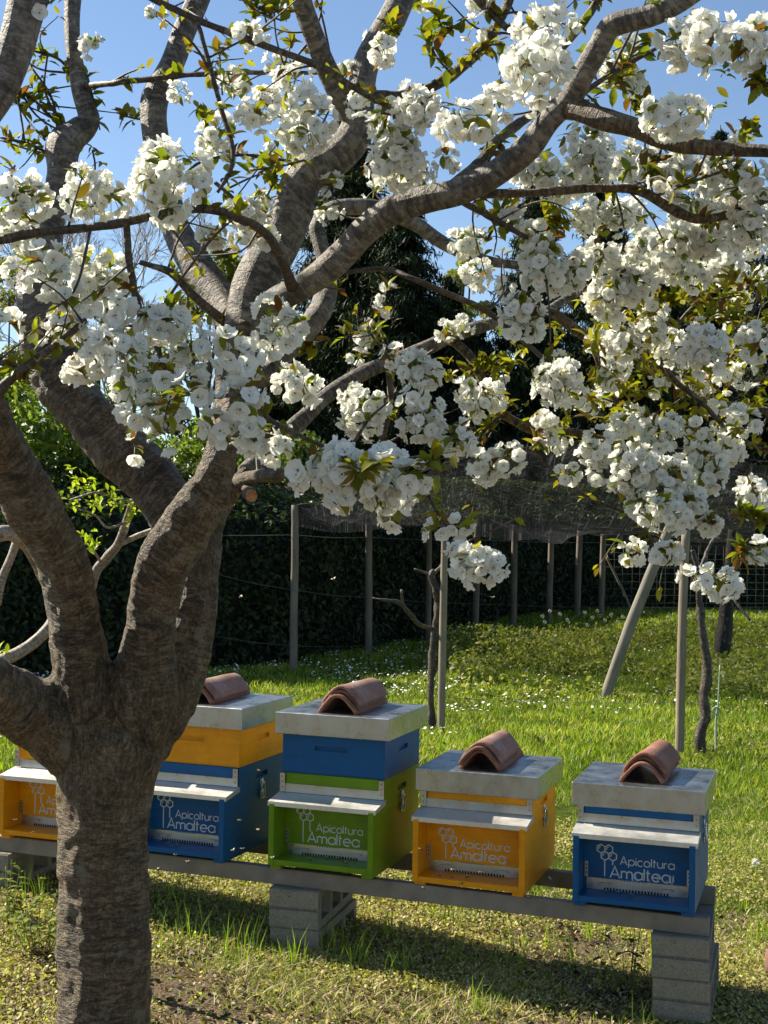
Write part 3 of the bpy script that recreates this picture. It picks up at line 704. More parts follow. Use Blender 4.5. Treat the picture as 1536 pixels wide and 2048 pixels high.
L("twig", 3.9, (1173, 785, 9), (1218, 855, 9), (1268, 935, 9), (1328, 1008, 7))
L("twig", 3.9, (1240, 615, 10), (1308, 700, 11), (1353, 760, 12), (1393, 796, 12), (1468, 870, 11), (1545, 908, 9))
L("twig", 3.8, (1060, 895, 5), (1088, 925, 6), (1168, 990, 6), (1258, 1030, 6), (1310, 1085, 5))
L("twig", 3.3, (838, 940, 5), (858, 995, 6), (888, 1045, 6), (935, 1090, 5))
L("twig", 2.75, (400, 790, 7), (430, 796, 9), (495, 792, 10), (535, 835, 10), (590, 865, 9), (655, 897, 8), (720, 930, 6))
L("branch", 2.8, (-20, 800, 24), (20, 760, 20), (70, 722, 18), (140, 672, 14), (172, 640, 10))
L("twig", 2.85, (-20, 720, 12), (40, 735, 12), (75, 722, 12))
L("limb", 2.6, (85, -70, 74), (55, 0, 74), (34, 90, 70), (0, 185, 64), (-60, 280, 58))
L("branch", 3.3, (560, 950, 26, 3.45), (515, 952, 30, 3.52), (480, 965, 34, 3.6))
L("twig", 3.5, (870, 700, 8), (800, 735, 6), (735, 660, 5))
L("twig", 4.0, (775, 730, 14), (780, 800, 13), (770, 880, 12), (750, 930, 9))
L("twig", 4.0, (1290, 720, 8), (1400, 765, 8), (1536, 760, 6))
L("twig", 3.4, (1020, 380, 9, 3.2), (1000, 430, 7), (975, 480, 6))
L("twig", 3.9, (155, 170, 5), (120, 120, 6), (60, 100, 5))
L("twig", 3.9, (150, 280, 6), (100, 230, 6), (55, 190, 5), (20, 190, 4))
L("twig", 3.85, (120, 320, 6), (60, 290, 6), (0, 275, 5))
L("twig", 3.6, (330, 410, 7), (390, 330, 6), (500, 310, 5), (620, 330, 4))
L("twig", 3.6, (430, 365, 8), (470, 400, 8), (520, 460, 7))
L("twig", 3.4, (640, 60, 6), (590, 120, 5), (540, 190, 4))
L("twig", 3.9, (1040, 540, 10), (1130, 560, 9), (1240, 600, 7))
L("twig", 4.2, (1310, 740, 9), (1350, 660, 8), (1400, 600, 6), (1470, 560, 5))
L("twig", 4.3, (1420, 790, 9), (1470, 700, 8), (1536, 640, 6))
L("twig", 4.1, (1180, 680, 9), (1220, 780, 8), (1290, 870, 6))
L("twig", 4.0, (1000, 830, 7), (960, 880, 6), (955, 930, 5))
wood_pts = []
for k, (nm, s_) in enumerate(SPEC):
    P, Rr = limb_pts(s_); big = nm == "limb"
    mb = MB(); rmean = Rr.mean()
    if rmean < .02:      # natural kinks
        j = R.normal(0, 1, P.shape) * rmean * .35; j[0] = j[-1] = 0; P = P + j
    C_, rr_, al_ = tube(mb, P, Rr, 18 if big else (10 if rmean > .009 else 7), (lambda r: max(r * .32, .009)) if big else (lambda r: max(r * .7, .008)), True, .12 if big else .16, seed=20 + k)
    mb.build(nm, (M_limb if big else M_bark) if rmean > .011 else M_twig, cherry)
    wood_pts.append((C_ + bx0, rr_))

# ------------------------------------------------------------------ cherry tree: blossom
def petal(rs, r0, length, wid, up, curl, ang):
    T_ = np.array([0, .3, .62, .86, 1.0]); W_ = np.array([.12, .36, .55, .54, .30]) * wid
    S_ = np.array([-1, -.45, .45, 1]); V = []
    z_n = rs.normal(0, .045, (5, 4)); z_n[:2] *= .3
    for i, t_ in enumerate(T_):
        for j, s in enumerate(S_):
            x = r0 + length * (t_ - (.04 if (i == 4 and abs(s) < .6) else 0) - .02 * s * s * t_)
            y = W_[i] * s
            z = up * t_ - curl * t_ * t_ + .16 * s * s * t_ * wid + z_n[i, j] * t_
            V.append((x, y, z))
    V = np.array(V); c_, s_ = math.cos(ang), math.sin(ang)
    V = V @ np.array([[c_, s_, 0], [-s_, c_, 0], [0, 0, 1]])
    q = [(i * 4 + j, i * 4 + j + 1, (i + 1) * 4 + j + 1, (i + 1) * 4 + j) for i in range(4) for j in range(3)]
    return V, q
def flower(seed):
    rs = np.random.default_rng(seed); Vs, Qs, n_ = [], [], 0
    op = rs.uniform(-.1, .35)
    for k in range(6):
        V, q = petal(rs, .06, rs.uniform(.86, 1.0), rs.uniform(.92, 1.12), .26 + op + rs.normal(0, .08), .12 + rs.normal(0, .1), k * math.pi / 3 + rs.normal(0, .1))
        V[:, 2] -= .07 * (k % 2); Vs.append(V); Qs.append(np.array(q) + n_); n_ += len(V)
    for k in range(rs.integers(1, 5)):
        V, q = petal(rs, .05, rs.uniform(.5, .75), rs.uniform(.75, 1.0), .42 + op + rs.normal(0, .12), .05 + rs.normal(0, .12), k * 2 * math.pi / 5 + .5 + rs.normal(0, .25))
        V[:, 2] += .06; Vs.append(V); Qs.append(np.array(q) + n_); n_ += len(V)
    V = np.concatenate(Vs); Q = np.concatenate(Qs); nq = len(Q)
    st, tr = [], []
    for k in range(9):      # stamens
        a = rs.uniform(0, 6.28); l = rs.uniform(.25, .42); e = .07; b = len(st)
        c_, s_ = math.cos(a), math.sin(a); z = rs.uniform(.3, .48)
        st += [(c_ * .03 - s_ * .012, s_ * .03 + c_ * .012, .04), (c_ * .03 + s_ * .012, s_ * .03 - c_ * .012, .04), (c_ * l * .8, s_ * l * .8, z),
               (c_ * l * .8 - s_ * e, s_ * l * .8 + c_ * e, z), (c_ * l * .8 + s_ * e, s_ * l * .8 - c_ * e, z), (c_ * (l * .8 + e), s_ * (l * .8 + e), z + .05)]
        tr += [(b, b + 1, b + 2), (b + 3, b + 4, b + 5)]
    b = len(st); st.append((0, 0, .11)); 
    for k in range(6): st.append((.13 * math.cos(k * 1.047), .13 * math.sin(k * 1.047), .05))
    tr += [(b, b + 1 + k, b + 1 + (k + 1) % 6) for k in range(6)]
    return V, Q, np.array(st), np.array(tr)
FLOW = [flower(s) for s in range(14)]
def basis(nrm, rs):
    nrm = nrm / (np.linalg.norm(nrm) + 1e-9); a = rs.normal(0, 1, 3); x = a - nrm * (a @ nrm); x /= np.linalg.norm(x); return np.stack([x, np.cross(nrm, x), nrm], 0)
def add_flower(mb, pos, nrm, size, rs):
    V, Q, S, T_ = FLOW[rs.integers(len(FLOW))]; B = basis(nrm, rs) * size
    tv = rs.uniform(0, 9, 3)
    mb.add(V @ B + pos, Q, None, 0, tint=tv); mb.add(S @ B + pos, None, T_, 1, tint=tv)
LEAFC = np.array([(.20, .20, .016), (.15, .18, .016), (.26, .23, .018), (.24, .19, .018), (.15, .095, .016), (.15, .065, .014), (.13, .16, .018), (.16, .18, .016), (.23, .22, .014), (.18, .19, .02)])
def leaf_geo(mb, pos, d, up, L_, wid, fold, droop, tint, mat=0):
    d = d / (np.linalg.norm(d) + 1e-9); s = np.cross(d, up); s /= np.linalg.norm(s) + 1e-9; u = np.cross(s, d)
    T_ = [0, .22, .5, .78, 1.0]; W_ = [.04, .34, .5, .34, .0]; V = []
    for t_, w_ in zip(T_, W_):
        c_ = pos + d * (L_ * t_) - u * (droop * L_ * t_ * t_)
        for k in (-1, 0, 1): V.append(c_ + s * (k * w_ * wid) + u * (abs(k) * fold * w_ * wid))
    q = []
    for i in range(4):
        for j in range(2): a = i * 3 + j; q.append((a, a + 1, a + 4, a + 3))
    mb.add(V, q, None, mat, tint=tint)
def leaf_tuft(mb, pos, axis, rs, n_=5, L_=.045, col=None):
    for k in range(n_):
        d = axis * .6 + rs.normal(0, .75, 3); c_ = LEAFC[rs.integers(len(LEAFC))] if col is None else col[rs.integers(len(col))]
        c_ = c_ * rs.uniform(.75, 1.25); l = L_ * rs.uniform(.55, 1.25)
        leaf_geo(mb, pos + rs.normal(0, .006, 3), d, np.array([0, 0, 1.]) + rs.normal(0, .4, 3), l, l * .48, rs.uniform(.1, .7), rs.uniform(0, .5), c_)
def umbel(mb, lf, ctr, out, rs, n_, rad_=.033, fs=.0188):
    dirs = []
    for k in range(n_):
        best, bd = None, -9
        for t_ in range(6):
            d = rs.normal(0, 1, 3) + out * .9; d /= np.linalg.norm(d)
            sc_ = min([np.linalg.norm(d - e) for e in dirs], default=2)
            if sc_ > bd: best, bd = d, sc_
        dirs.append(best)
        r_ = rad_ * rs.uniform(.8, 1.2); p_ = ctr + best * r_ + np.array([0, 0, -.006])
        nn = best + rs.normal(0, .24, 3); add_flower(mb, p_, nn, fs * rs.uniform(.85, 1.12), rs)
        tube(mb, [ctr, ctr + best * r_ * .6, p_], [.0009, .0009, .0012], 3, smooth_path=False, cap=False, mat=2)
    if lf is not None:
        m_ = rs.integers(3, 6)
        leaf_tuft(lf, ctr, out * .6 + np.array([0, 0, .4]), rs, m_)
def clump(cx, cy, rx, ry, d, rs, lf):
    mb = MB(); Rx, Ry = rx * d / FPX, ry * d / FPX; Rz = (Rx + Ry) / 2 * .8; U = .036
    n_ = max(1, int(round((1.35 if d < 2.95 else 1.7) * (Rx * Ry) / (.043 ** 2))))
    c0 = at(cx, cy, d) - bx0; pts = []
    ex, ey, ez = max(Rx - U * .9, .004), max(Rz - U * .9, .004), max(Ry - U * .9, .004)
    for k in range(n_):
        best, bd = None, -1
        for t_ in range(8):
            q = rs.normal(0, 1, 3); q = q / np.linalg.norm(q) * rs.uniform(.5, 1) ** .5; q = q * [ex, ey, ez]
            dd = min([np.linalg.norm(q - e) for e in pts], default=1)
            if dd > bd: best, bd = q, dd
        pts.append(best)
        out = best / (np.linalg.norm(best) + .01) * 1.0
        small = min(Rx, Ry) < .04
        umbel(mb, lf, c0 + best, out, rs, rs.integers(5, 8) if small else (rs.integers(6, 10) if d < 2.95 else rs.integers(8, 12)), U * (.7 if small else 1), .0218 if d < 2.95 else .0186)
    return mb, c0
CL = [ # px, py, rx, ry, distance
(180,88,24,24,3.85),(345,355,80,98,2.9),(190,392,68,54,3.0),(42,395,55,58,2.9),(28,462,36,40,3.0),(92,545,64,60,2.85),(160,580,30,35,3.0),(206,540,58,58,3.0),
(602,240,68,62,2.95),(520,215,44,42,3.1),(582,165,36,40,3.2),(430,266,44,34,3.5),(360,182,26,20,3.6),(466,150,26,16,3.5),(500,420,40,44,3.3),(508,470,56,30,3.2),(425,468,40,26,3.3),(14,640,24,42,2.8),
(225,615,54,40,2.75),(248,690,78,58,2.72),(318,645,58,50,2.8),(400,690,66,50,2.78),(470,722,68,68,2.72),(550,656,54,60,2.85),(300,768,78,58,2.7),(268,822,58,40,2.7),(380,782,58,50,2.68),(472,800,58,50,2.68),(345,866,68,42,2.65),(432,850,58,42,2.66),(490,856,44,40,2.7),(150,732,48,26,2.85),(192,716,44,34,2.8),
(595,766,44,38,3.1),(735,672,34,22,3.6),(712,205,26,34,3.3),(718,815,56,58,3.2),(836,735,45,45,3.3),(842,822,54,54,3.2),(906,876,44,34,3.2),(630,948,62,52,2.65),(712,925,68,55,2.62),(792,950,62,60,2.66),(700,985,60,26,2.66),(765,990,64,28,2.66),(786,1026,40,24,2.75),(548,895,26,20,2.9),(505,882,30,20,2.8),
(870,1056,24,24,3.2),(922,1046,26,32,3.2),(966,1126,50,54,3.0),(920,1110,30,22,3.1),(962,790,58,40,3.5),(1122,766,52,56,3.5),(972,930,34,30,3.6),(1020,915,34,30,3.6),(1090,850,22,40,3.7),(1142,946,14,20,3.6),(1195,946,18,18,3.6),
(768,108,34,42,2.9),(788,255,48,58,3.1),(832,212,48,48,3.0),(800,322,62,46,3.1),(896,306,18,40,3.3),(838,346,46,28,3.3),(1088,42,58,48,2.6),(1056,138,88,66,2.5),(930,232,58,40,2.8),(1002,198,46,38,2.75),(1230,132,34,32,3.3),(1272,160,36,22,3.3),(1352,80,40,42,2.9),(1410,60,70,40,2.8),(1392,112,38,22,2.9),(1498,85,56,58,2.75),(1352,230,64,54,2.8),
(1168,292,40,48,3.4),(1186,332,34,38,3.4),(1080,338,52,40,3.5),(1128,368,40,30,3.5),(1252,330,46,40,3.5),(1332,332,58,44,3.3),(1420,345,56,40,3.3),(1500,372,50,48,3.2),(1482,440,58,46,3.3),(1392,400,66,32,3.4),(1422,472,58,40,3.5),(1350,482,58,46,3.5),(1242,422,40,38,3.7),(1180,432,34,42,3.7),
(1090,532,58,58,3.3),(1138,540,34,36,3.35),(1202,512,46,42,3.5),(1272,552,48,46,3.5),(1210,592,46,46,3.5),(1282,502,48,36,3.6),(1380,542,48,34,3.7),(1332,522,38,32,3.7),(1452,522,40,30,3.7),(950,546,30,28,3.8),(930,482,34,28,3.9),(1020,410,14,18,3.5),
(1046,626,48,56,3.3),(1246,676,34,44,3.6),(1300,640,38,44,3.6),(1412,692,62,56,3.2),(1510,682,32,38,3.4),(1345,690,34,40,3.7),(890,656,36,15,4.0),(928,646,20,15,4.0),(1230,735,34,34,3.8),
(1210,890,52,42,3.6),(1272,930,54,46,3.5),(1335,950,54,46,3.5),(1252,965,42,26,3.5),(1312,872,44,38,3.6),(1335,1020,56,40,3.4),(1292,1010,34,34,3.5),(1385,1005,40,40,3.5),(1422,1042,34,28,3.5),(1333,1102,34,30,3.3),(1380,1146,38,24,3.2),(1444,1160,36,34,3.1),(1260,1100,12,17,3.4),(1418,930,44,46,3.6),(1494,840,36,36,3.6),(1510,986,42,34,3.4),(1402,880,34,36,3.7),(1520,1096,26,30,3.2),(1240,850,34,28,3.7),(1258,826,24,24,3.8),(1300,835,30,24,3.8),(1110,888,18,28,3.7),(1310,770,30,16,3.9),(1440,745,40,22,3.9),(1480,750,40,30,3.8),(1350,850,30,26,3.8),(1460,900,34,30,3.7),(1180,800,20,24,3.9)]
rs = np.random.default_rng(3)
order = sorted(range(len(CL)), key=lambda k: -CL[k][2] * CL[k][3]); named = set(order[:100])
rest = MB(); rest_lf = MB()
def absorb(dst, src):
    off = dst.n
    dst.V += src.V; dst.Q += [q + off for q in src.Q]; dst.T += [t_ + off for t_ in src.T]; dst.qm += src.qm; dst.tm += src.tm
    for k, l in src.A.items(): dst.A.setdefault(k, []).extend([(s_ + off, a) for s_, a in l])
    dst.n += src.n
BM = [M_petal, M_stamen, M_pedicel]
for k, (cx, cy, rx, ry, d) in enumerate(CL):
    if d < 2.83 and cx < 560: rx, ry = rx * .8, ry * .8
    lf = MB(); mb, c0 = clump(cx, cy, rx, ry, d, rs, lf)
    if k in named:
        o = mb.build("blossom_cluster", BM, cherry)
        if lf.n: lf.build("young_leaves", M_leaf, o)
    else:
        absorb(rest, mb)
        if lf.n: absorb(rest_lf, lf)
# small far sprays filling the right side behind, and unseen crown sprays added to the left and above for dappled shade
def scatter(n_, x0, x1, y0, y1, d0, d1, r0, r1):
    for k in range(n_):
        r_ = rs.uniform(r0, r1); lf = MB()
        mb, c0 = clump(rs.uniform(x0, x1), rs.uniform(y0, y1), r_ * rs.uniform(.8, 1.3), r_ * rs.uniform(.7, 1.1), rs.uniform(d0, d1), rs, lf); absorb(rest, mb); absorb(rest_lf, lf)
scatter(26, 1190, 1540, 290, 560, 3.9, 4.8, 18, 34)
scatter(16, 1180, 1540, 560, 900, 4.0, 4.8, 16, 28)
for k in range(26):
    C_, rr_ = wood_pts[rs.integers(10, len(wood_pts))]; i = rs.integers(len(C_) // 3, len(C_))
    if rr_.mean() > .013 or C_[i][2] < 1.9 or C_[i][0] > .5: continue
    lf = MB(); mb = MB(); umbel(mb, lf, C_[i] - bx0 + np.array([0, 0, .02]), np.array([0, -.3, .3]), rs, rs.integers(5, 9), .03, .0186); absorb(rest, mb); absorb(rest_lf, lf)
scatter(8, -800, -80, -600, 150, 2.6, 4.4, 40, 80)
scatter(16, -300, 1000, -520, -80, 2.4, 4.4, 40, 80)
# leafy shoots without flowers: runs of leaf tufts
def shoot(pts, n_, L_=.042, col=None):
    P, Rr = limb_pts([(x, y, w_, d) for x, y, w_, d in pts]); mb_ = rest_lf
    C_, rr_ = catmull(P, Rr, .01); tube(rest_lf, P, Rr, 5, .015, True, mat=1)
    for k in range(n_):
        i = int((k + rs.uniform(.2, .9)) / n_ * (len(C_) - 1)); leaf_tuft(rest_lf, C_[i], np.array([0, 0, .7]) + rs.normal(0, .3, 3), rs, rs.integers(3, 6), L_, col)
G1 = LEAFC[[0, 1, 2, 2, 3]]
for pts, n_ in [
 ([(95, 110, 4, 3.9), (90, 180, 5, 3.9), (120, 250, 6, 3.85), (125, 290, 7, 3.84)], 7), ([(60, 130, 4, 3.9), (105, 200, 5, 3.9), (118, 290, 6, 3.85)], 6),
 ([(20, 180, 3, 3.9), (55, 240, 4, 3.9), (90, 280, 5, 3.85)], 6), ([(0, 280, 4, 3.9), (60, 300, 4, 3.9), (110, 310, 4, 3.85)], 4),
 ([(185, 300, 4, 3.9), (190, 340, 4, 3.9), (170, 390, 4, 3.9)], 4), ([(175, 150, 3, 3.88), (190, 210, 3, 3.88), (200, 260, 3, 3.88)], 4),
 ([(232, 225, 3, 3.8), (260, 235, 4, 3.8), (290, 240, 5, 3.76)], 5), ([(438, 90, 3, 3.5), (440, 130, 4, 3.5), (445, 190, 4, 3.5)], 6), ([(400, 210, 4, 3.6), (410, 240, 4, 3.6), (440, 290, 4, 3.6)], 5),
 ([(480, -10, 6, 3.2), (510, 20, 5, 3.2), (560, 40, 4, 3.2)], 9), ([(520, -10, 5, 3.2), (550, 20, 4, 3.2), (575, 30, 3, 3.2)], 7),
 ([(585, 80, 3, 3.5), (575, 110, 4, 3.5), (560, 150, 4, 3.5)], 5), ([(500, 340, 5, 3.3), (550, 335, 5, 3.3), (610, 320, 5, 3.3)], 6), ([(530, 400, 4, 3.3), (545, 370, 5, 3.3), (555, 350, 5, 3.3)], 5),
 ([(440, 500, 4, 3.6), (465, 520, 5, 3.6), (490, 540, 5, 3.55)], 8), ([(450, 560, 4, 3.6), (480, 545, 4, 3.6)], 5),
 ([(850, 60, 5, 3.3), (870, 110, 5, 3.3), (905, 150, 5, 3.3)], 10), ([(870, 20, 5, 3.2), (890, 60, 5, 3.2), (930, 40, 5, 3.2)], 9), ([(930, 120, 5, 3.4), (980, 90, 5, 3.4), (1010, 90, 5, 3.4)], 9), ([(770, 50, 4, 3.3), (800, 70, 4, 3.3)], 6),
 ([(1100, 130, 5, 3.2), (1180, 195, 5, 3.2), (1200, 215, 5, 3.2)], 8), ([(1250, 120, 4, 3.2), (1290, 100, 4, 3.2), (1310, 80, 4, 3.2)], 7), ([(1230, 170, 4, 3.2), (1250, 150, 4, 3.2)], 6),
 ([(1090, 430, 5, 3.7), (1110, 440, 5, 3.7), (1125, 400, 5, 3.7)], 8), ([(1100, 480, 4, 3.7), (1115, 450, 4, 3.7), (1150, 440, 4, 3.7)], 8),
 ([(1260, 200, 4, 3.2), (1290, 210, 4, 3.2), (1270, 230, 4, 3.2)], 7), ([(1520, 150, 4, 2.8), (1530, 180, 4, 2.8)], 7), ([(1490, 260, 4, 3.0), (1520, 265, 4, 3.0)], 5),
 ([(1420, 330, 4, 3.4), (1470, 350, 4, 3.4)], 6), ([(1380, 580, 4, 4.1), (1420, 600, 4, 4.1), (1480, 590, 4, 4.1)], 10), ([(1370, 650, 4, 4.2), (1450, 620, 4, 4.2), (1530, 600, 4, 4.2)], 12), ([(1320, 560, 4, 4.1), (1400, 560, 4, 4.1)], 10), ([(1350, 610, 4, 4.1), (1300, 590, 4, 4.1)], 8),
 ([(1480, 570, 4, 4.2), (1530, 560, 4, 4.2)], 6), ([(1440, 640, 4, 4.2), (1500, 640, 4, 4.2)], 8), ([(960, 720, 5, 4.0), (1000, 730, 5, 4.0), (1040, 720, 5, 4.0)], 12), ([(930, 740, 5, 4.0), (980, 750, 5, 4.0)], 8),
 ([(1190, 760, 5, 4.1), (1250, 770, 5, 4.1), (1320, 800, 5, 4.1)], 12), ([(1240, 740, 5, 4.1), (1330, 760, 5, 4.1), (1400, 820, 5, 4.1)], 12), ([(1370, 860, 4, 3.9), (1400, 830, 4, 3.9)], 6), ([(1070, 890, 3, 3.7), (1085, 880, 3, 3.7)], 4),
 ([(1480, 1030, 4, 3.3), (1510, 1040, 4, 3.3), (1540, 1030, 4, 3.3)], 12), ([(1480, 1110, 4, 3.2), (1500, 1090, 4, 3.2)], 6), ([(690, 670, 4, 3.6), (735, 665, 4, 3.6), (760, 660, 4, 3.6)], 7), ([(600, 700, 4, 3.6), (640, 690, 4, 3.6)], 5), ([(555, 560, 4, 3.6), (690, 580, 4, 3.7)], 3),
 ([(60, 440, 4, 2.9), (20, 380, 4, 2.9), (30, 330, 4, 2.9)], 7), ([(90, 530, 3, 2.9), (60, 520, 3, 2.9)], 3), ([(290, 640, 4, 2.8), (340, 620, 4, 2.8), (350, 640, 4, 2.8)], 8), ([(330, 840, 4, 2.6), (340, 800, 4, 2.6), (380, 790, 4, 2.6)], 5), ([(850, 930, 4, 2.6), (870, 920, 4, 2.6), (870, 950, 4, 2.6)], 6), ([(700, 930, 4, 2.55), (730, 940, 4, 2.55), (760, 925, 4, 2.55)], 6)]:
    shoot(pts, n_)
for k in range(300):
    C_, rr_ = wood_pts[rs.integers(5, len(wood_pts))]
    if rr_.mean() > .016: continue
    i = rs.integers(len(C_) // 4, len(C_)); leaf_tuft(rest_lf, C_[i] - bx0, np.array([0, 0, .7]) + rs.normal(0, .3, 3), rs, rs.integers(3, 6), .036)
for k in range(130): leaf_tuft(rest_lf, at(rs.uniform(1150, 1545), rs.uniform(520, 900), rs.uniform(3.5, 4.3)) - bx0, np.array([0, 0, .6]) + rs.normal(0, .3, 3), rs, rs.integers(4, 8), .040, LEAFC[[0, 2, 2, 3, 4, 8]])
for k in range(45): leaf_tuft(rest_lf, at(rs.uniform(1080, 1540), rs.uniform(100, 520), rs.uniform(3.2, 4.0)) - bx0, np.array([0, 0, .6]) + rs.normal(0, .3, 3), rs, rs.integers(4, 7), .036)
for k in range(30): leaf_tuft(rest_lf, at(rs.uniform(880, 1150), rs.uniform(640, 860), rs.uniform(3.9, 4.4)) - bx0, np.array([0, 0, .6]) + rs.normal(0, .3, 3), rs, rs.integers(4, 7), .040, LEAFC[[0, 2, 2, 3]])
tw = MB()
for k in range(150):
    C_, rr_ = wood_pts[rs.integers(0, len(wood_pts))]
    if rr_.mean() < .003: continue
    i = rs.integers(len(C_) // 5, len(C_) - 1); p0 = C_[i] - bx0
    if C_[i][2] < 1.75: continue
    d_ = rs.normal(0, 1, 3) * [1, .7, 1] + [0, 0, .35]; d_ /= np.linalg.norm(d_); l_ = rs.uniform(.10, .34); b_ = rs.normal(0, .12, 3) * l_
    P = np.array([p0, p0 + d_ * l_ * .5 + b_, p0 + d_ * l_ + b_ * .4]); r_ = rs.uniform(.0022, .0042)
    tube(tw, P, [r_, r_ * .8, r_ * .5], 5, .02, True, .15, seed=300 + k)
    for f_ in ((.55, 1.0) if rs.random() < .6 else (1.0,)):
        q_ = p0 + d_ * l_ * f_ + b_ * (.9 if f_ < 1 else .4)
        if rs.random() < .3: umbel(rest, rest_lf, q_, d_, rs, rs.integers(3, 6), .026, .0172)
        else: leaf_tuft(rest_lf, q_, d_, rs, rs.integers(2, 5), .030, LEAFC[[2, 3, 4, 5, 0, 8]])
o = tw.build("fine_twigs", M_twig, cherry); o['kind'] = 'stuff'
o = rest.build("blossom", BM, cherry); o['kind'] = 'stuff'
o = rest_lf.build("leaves", [M_leaf, M_twig], cherry); o['kind'] = 'stuff'

# ------------------------------------------------------------------ grass, clover, flowers
def in_view_xy(n_, d0, d1, lat=.58):
    d = d0 * (d1 / d0) ** R.random(n_); return (R.random(n_) * 2 - 1) * lat * d, d
def blades(mb, x, y, h, wd, lean, cols):
    n_ = len(x); z = gz(x, y); a = R.random(n_) * 6.283; b = R.random(n_) * 6.283
    base = np.stack([x, y, z - .004], 1); side = np.stack([np.cos(a), np.sin(a), 0 * a], 1) * wd[:, None]
    ln = np.stack([np.cos(b), np.sin(b), 0 * b], 1) * (lean * h)[:, None]; up = np.array([0, 0, 1.]) * h[:, None]
    V = np.stack([base - side, base + side, base + up * .55 + ln * .35 - side * .8, base + up * .55 + ln * .35 + side * .8, base + up + ln], 1).reshape(-1, 3)
    k = np.arange(n_)[:, None] * 5
    mb.add(V, k + np.array([[0, 1, 3, 2]]), k + np.array([[2, 3, 4]]), 0, tint=np.repeat(cols, 5, 0))
gcol = np.array([(.19, .285, .028), (.145, .235, .022), (.26, .32, .036), (.09, .16, .018), (.31, .31, .07)])
dry = np.array([(.54, .46, .27), (.43, .35, .19), (.58, .50, .31)])
def patch(x, y, s=1.3, seed=21): return fbm(np.stack([x * s, y * s, 0 * x], 1), seed, 3)
mb = MB()
x, y = in_view_xy(240000, 3.7, 9.5)
pt = patch(x, y); fg = y < 5.6 + .3 * pt - .3 * x * 0
keep = R.random(len(x)) < np.clip(.62 + pt * .9 - .52 * (y < 6.1), .03, 1)
x, y, pt = x[keep], y[keep], pt[keep]
c_ = gcol[R.integers(0, 5, len(x))] * R.uniform(.7, 1.25, (len(x), 1))
isdry = R.random(len(x)) < np.where(y < 6.3, .52, .10); c_[isdry] = dry[R.integers(0, 3, isdry.sum())]
h = R.uniform(.012, .042, len(x)) * (1 + .5 * np.clip(pt, -.5, 1)) * np.where(y > 6.5, 1.2, 1); lean = R.uniform(.1, 1.1, len(x)) + 1.2 * isdry
blades(mb, x, y, h, R.uniform(.0014, .003, len(x)), lean, c_)
x, y = in_view_xy(270000, 9, 34)
pt = patch(x, y, .6); p2 = patch(x, y, 3.2, 61)
c_ = gcol[np.clip((R.random(len(x)) * 5 + p2 * 1.5), 0, 4).astype(int)] * R.uniform(.75, 1.3, (len(x), 1)) * np.array([1.15, 1.1, 1]) * (1 + .35 * np.clip(p2, -1, 1))[:, None]; h = R.uniform(.03, .08, len(x)) * (1 + .6 * pt) * np.where(y > 16, 1.3, 1)
blades(mb, x, y, h, .00028 * y * R.uniform(.6, 1.3, len(x)) + .001, R.uniform(.2, 1.0, len(x)), c_)
# tall tufts
for k in range(150):
    if k < 60: d = R.uniform(4.75, 5.9); x0 = R.uniform(-.36, .36) * d
    else: d = R.uniform(6.3, 14); x0 = R.uniform(-.33, .36) * d
    m_ = R.integers(8, 26); x = x0 + R.normal(0, .035, m_); y = d + R.normal(0, .035, m_)
    blades(mb, x, y, R.uniform(.05, .19, m_) * (1 if k < 60 else .7), R.uniform(.0016, .0028, m_), R.uniform(.1, .45, m_), gcol[R.integers(0, 4, m_)] * R.uniform(.8, 1.5, (m_, 1)))
g_o = mb.build("grass", M_grass); tag(g_o, "short green and straw coloured grass blades covering the garden", "grass", kind='stuff')
# clover and low weeds
mb = MB()
def weed_leaves(x, y, z0, z1, s0, s1, cols, up=.8):
    n_ = len(x); z = gz(x, y) + R.uniform(z0, z1, n_); nr = R.normal(0, .6, (n_, 3)) + [0, -.1, up]; nr /= np.linalg.norm(nr, axis=1)[:, None]
    a = R.normal(0, 1, (n_, 3)); ux = a - nr * (a * nr).sum(1)[:, None]; ux /= np.linalg.norm(ux, axis=1)[:, None]; uy = np.cross(nr, ux)
    s = R.uniform(s0, s1, n_)[:, None]; c = np.stack([x, y, z], 1)
    V = np.stack([c - ux * s, c + uy * s * .62 - ux * s * .2 + nr * s * .12, c + ux * s, c - uy * s * .62 - ux * s * .2 + nr * s * .12], 1).reshape(-1, 3)
    mb.add(V, np.arange(n_)[:, None] * 4 + np.array([[0, 1, 2, 3]]), None, 0, tint=np.repeat(cols, 4, 0))
wc = np.array([(.19, .22, .035), (.25, .26, .05), (.11, .155, .025), (.32, .29, .10)])
wc6 = np.vstack([wc, [(.56, .47, .27), (.48, .43, .15), (.42, .32, .18), (.40, .40, .09)]])
x, y = in_view_xy(380000, 3.7, 8.2); pt = patch(x, y, 1.6, 31); k = R.random(len(x)) < np.clip(.5 + pt * 1.5, .04, 1); x, y = x[k], y[k]
weed_leaves(x, y, .002, .034, .004, .011, wc6[np.where(R.random(len(x)) < .55, R.integers(4, 8, len(x)), R.integers(0, 8, len(x)))] * R.uniform(.6, 1.3, (len(x), 1)))
x, y = in_view_xy(65000, 7.5, 15); pt = patch(x, y, .9, 47); k = pt > .15; x, y = x[k], y[k]
weed_leaves(x, y, .01, .07, .010, .024, wc[R.integers(0, 4, len(x))] * R.uniform(.5, 1.0, (len(x), 1)), .6)
x = R.uniform(.9, 9, 60000); y = R.uniform(14.5, 23, 60000); pt = patch(x, y, .8, 41); k = pt > -.25; x, y, pt = x[k], y[k], pt[k]
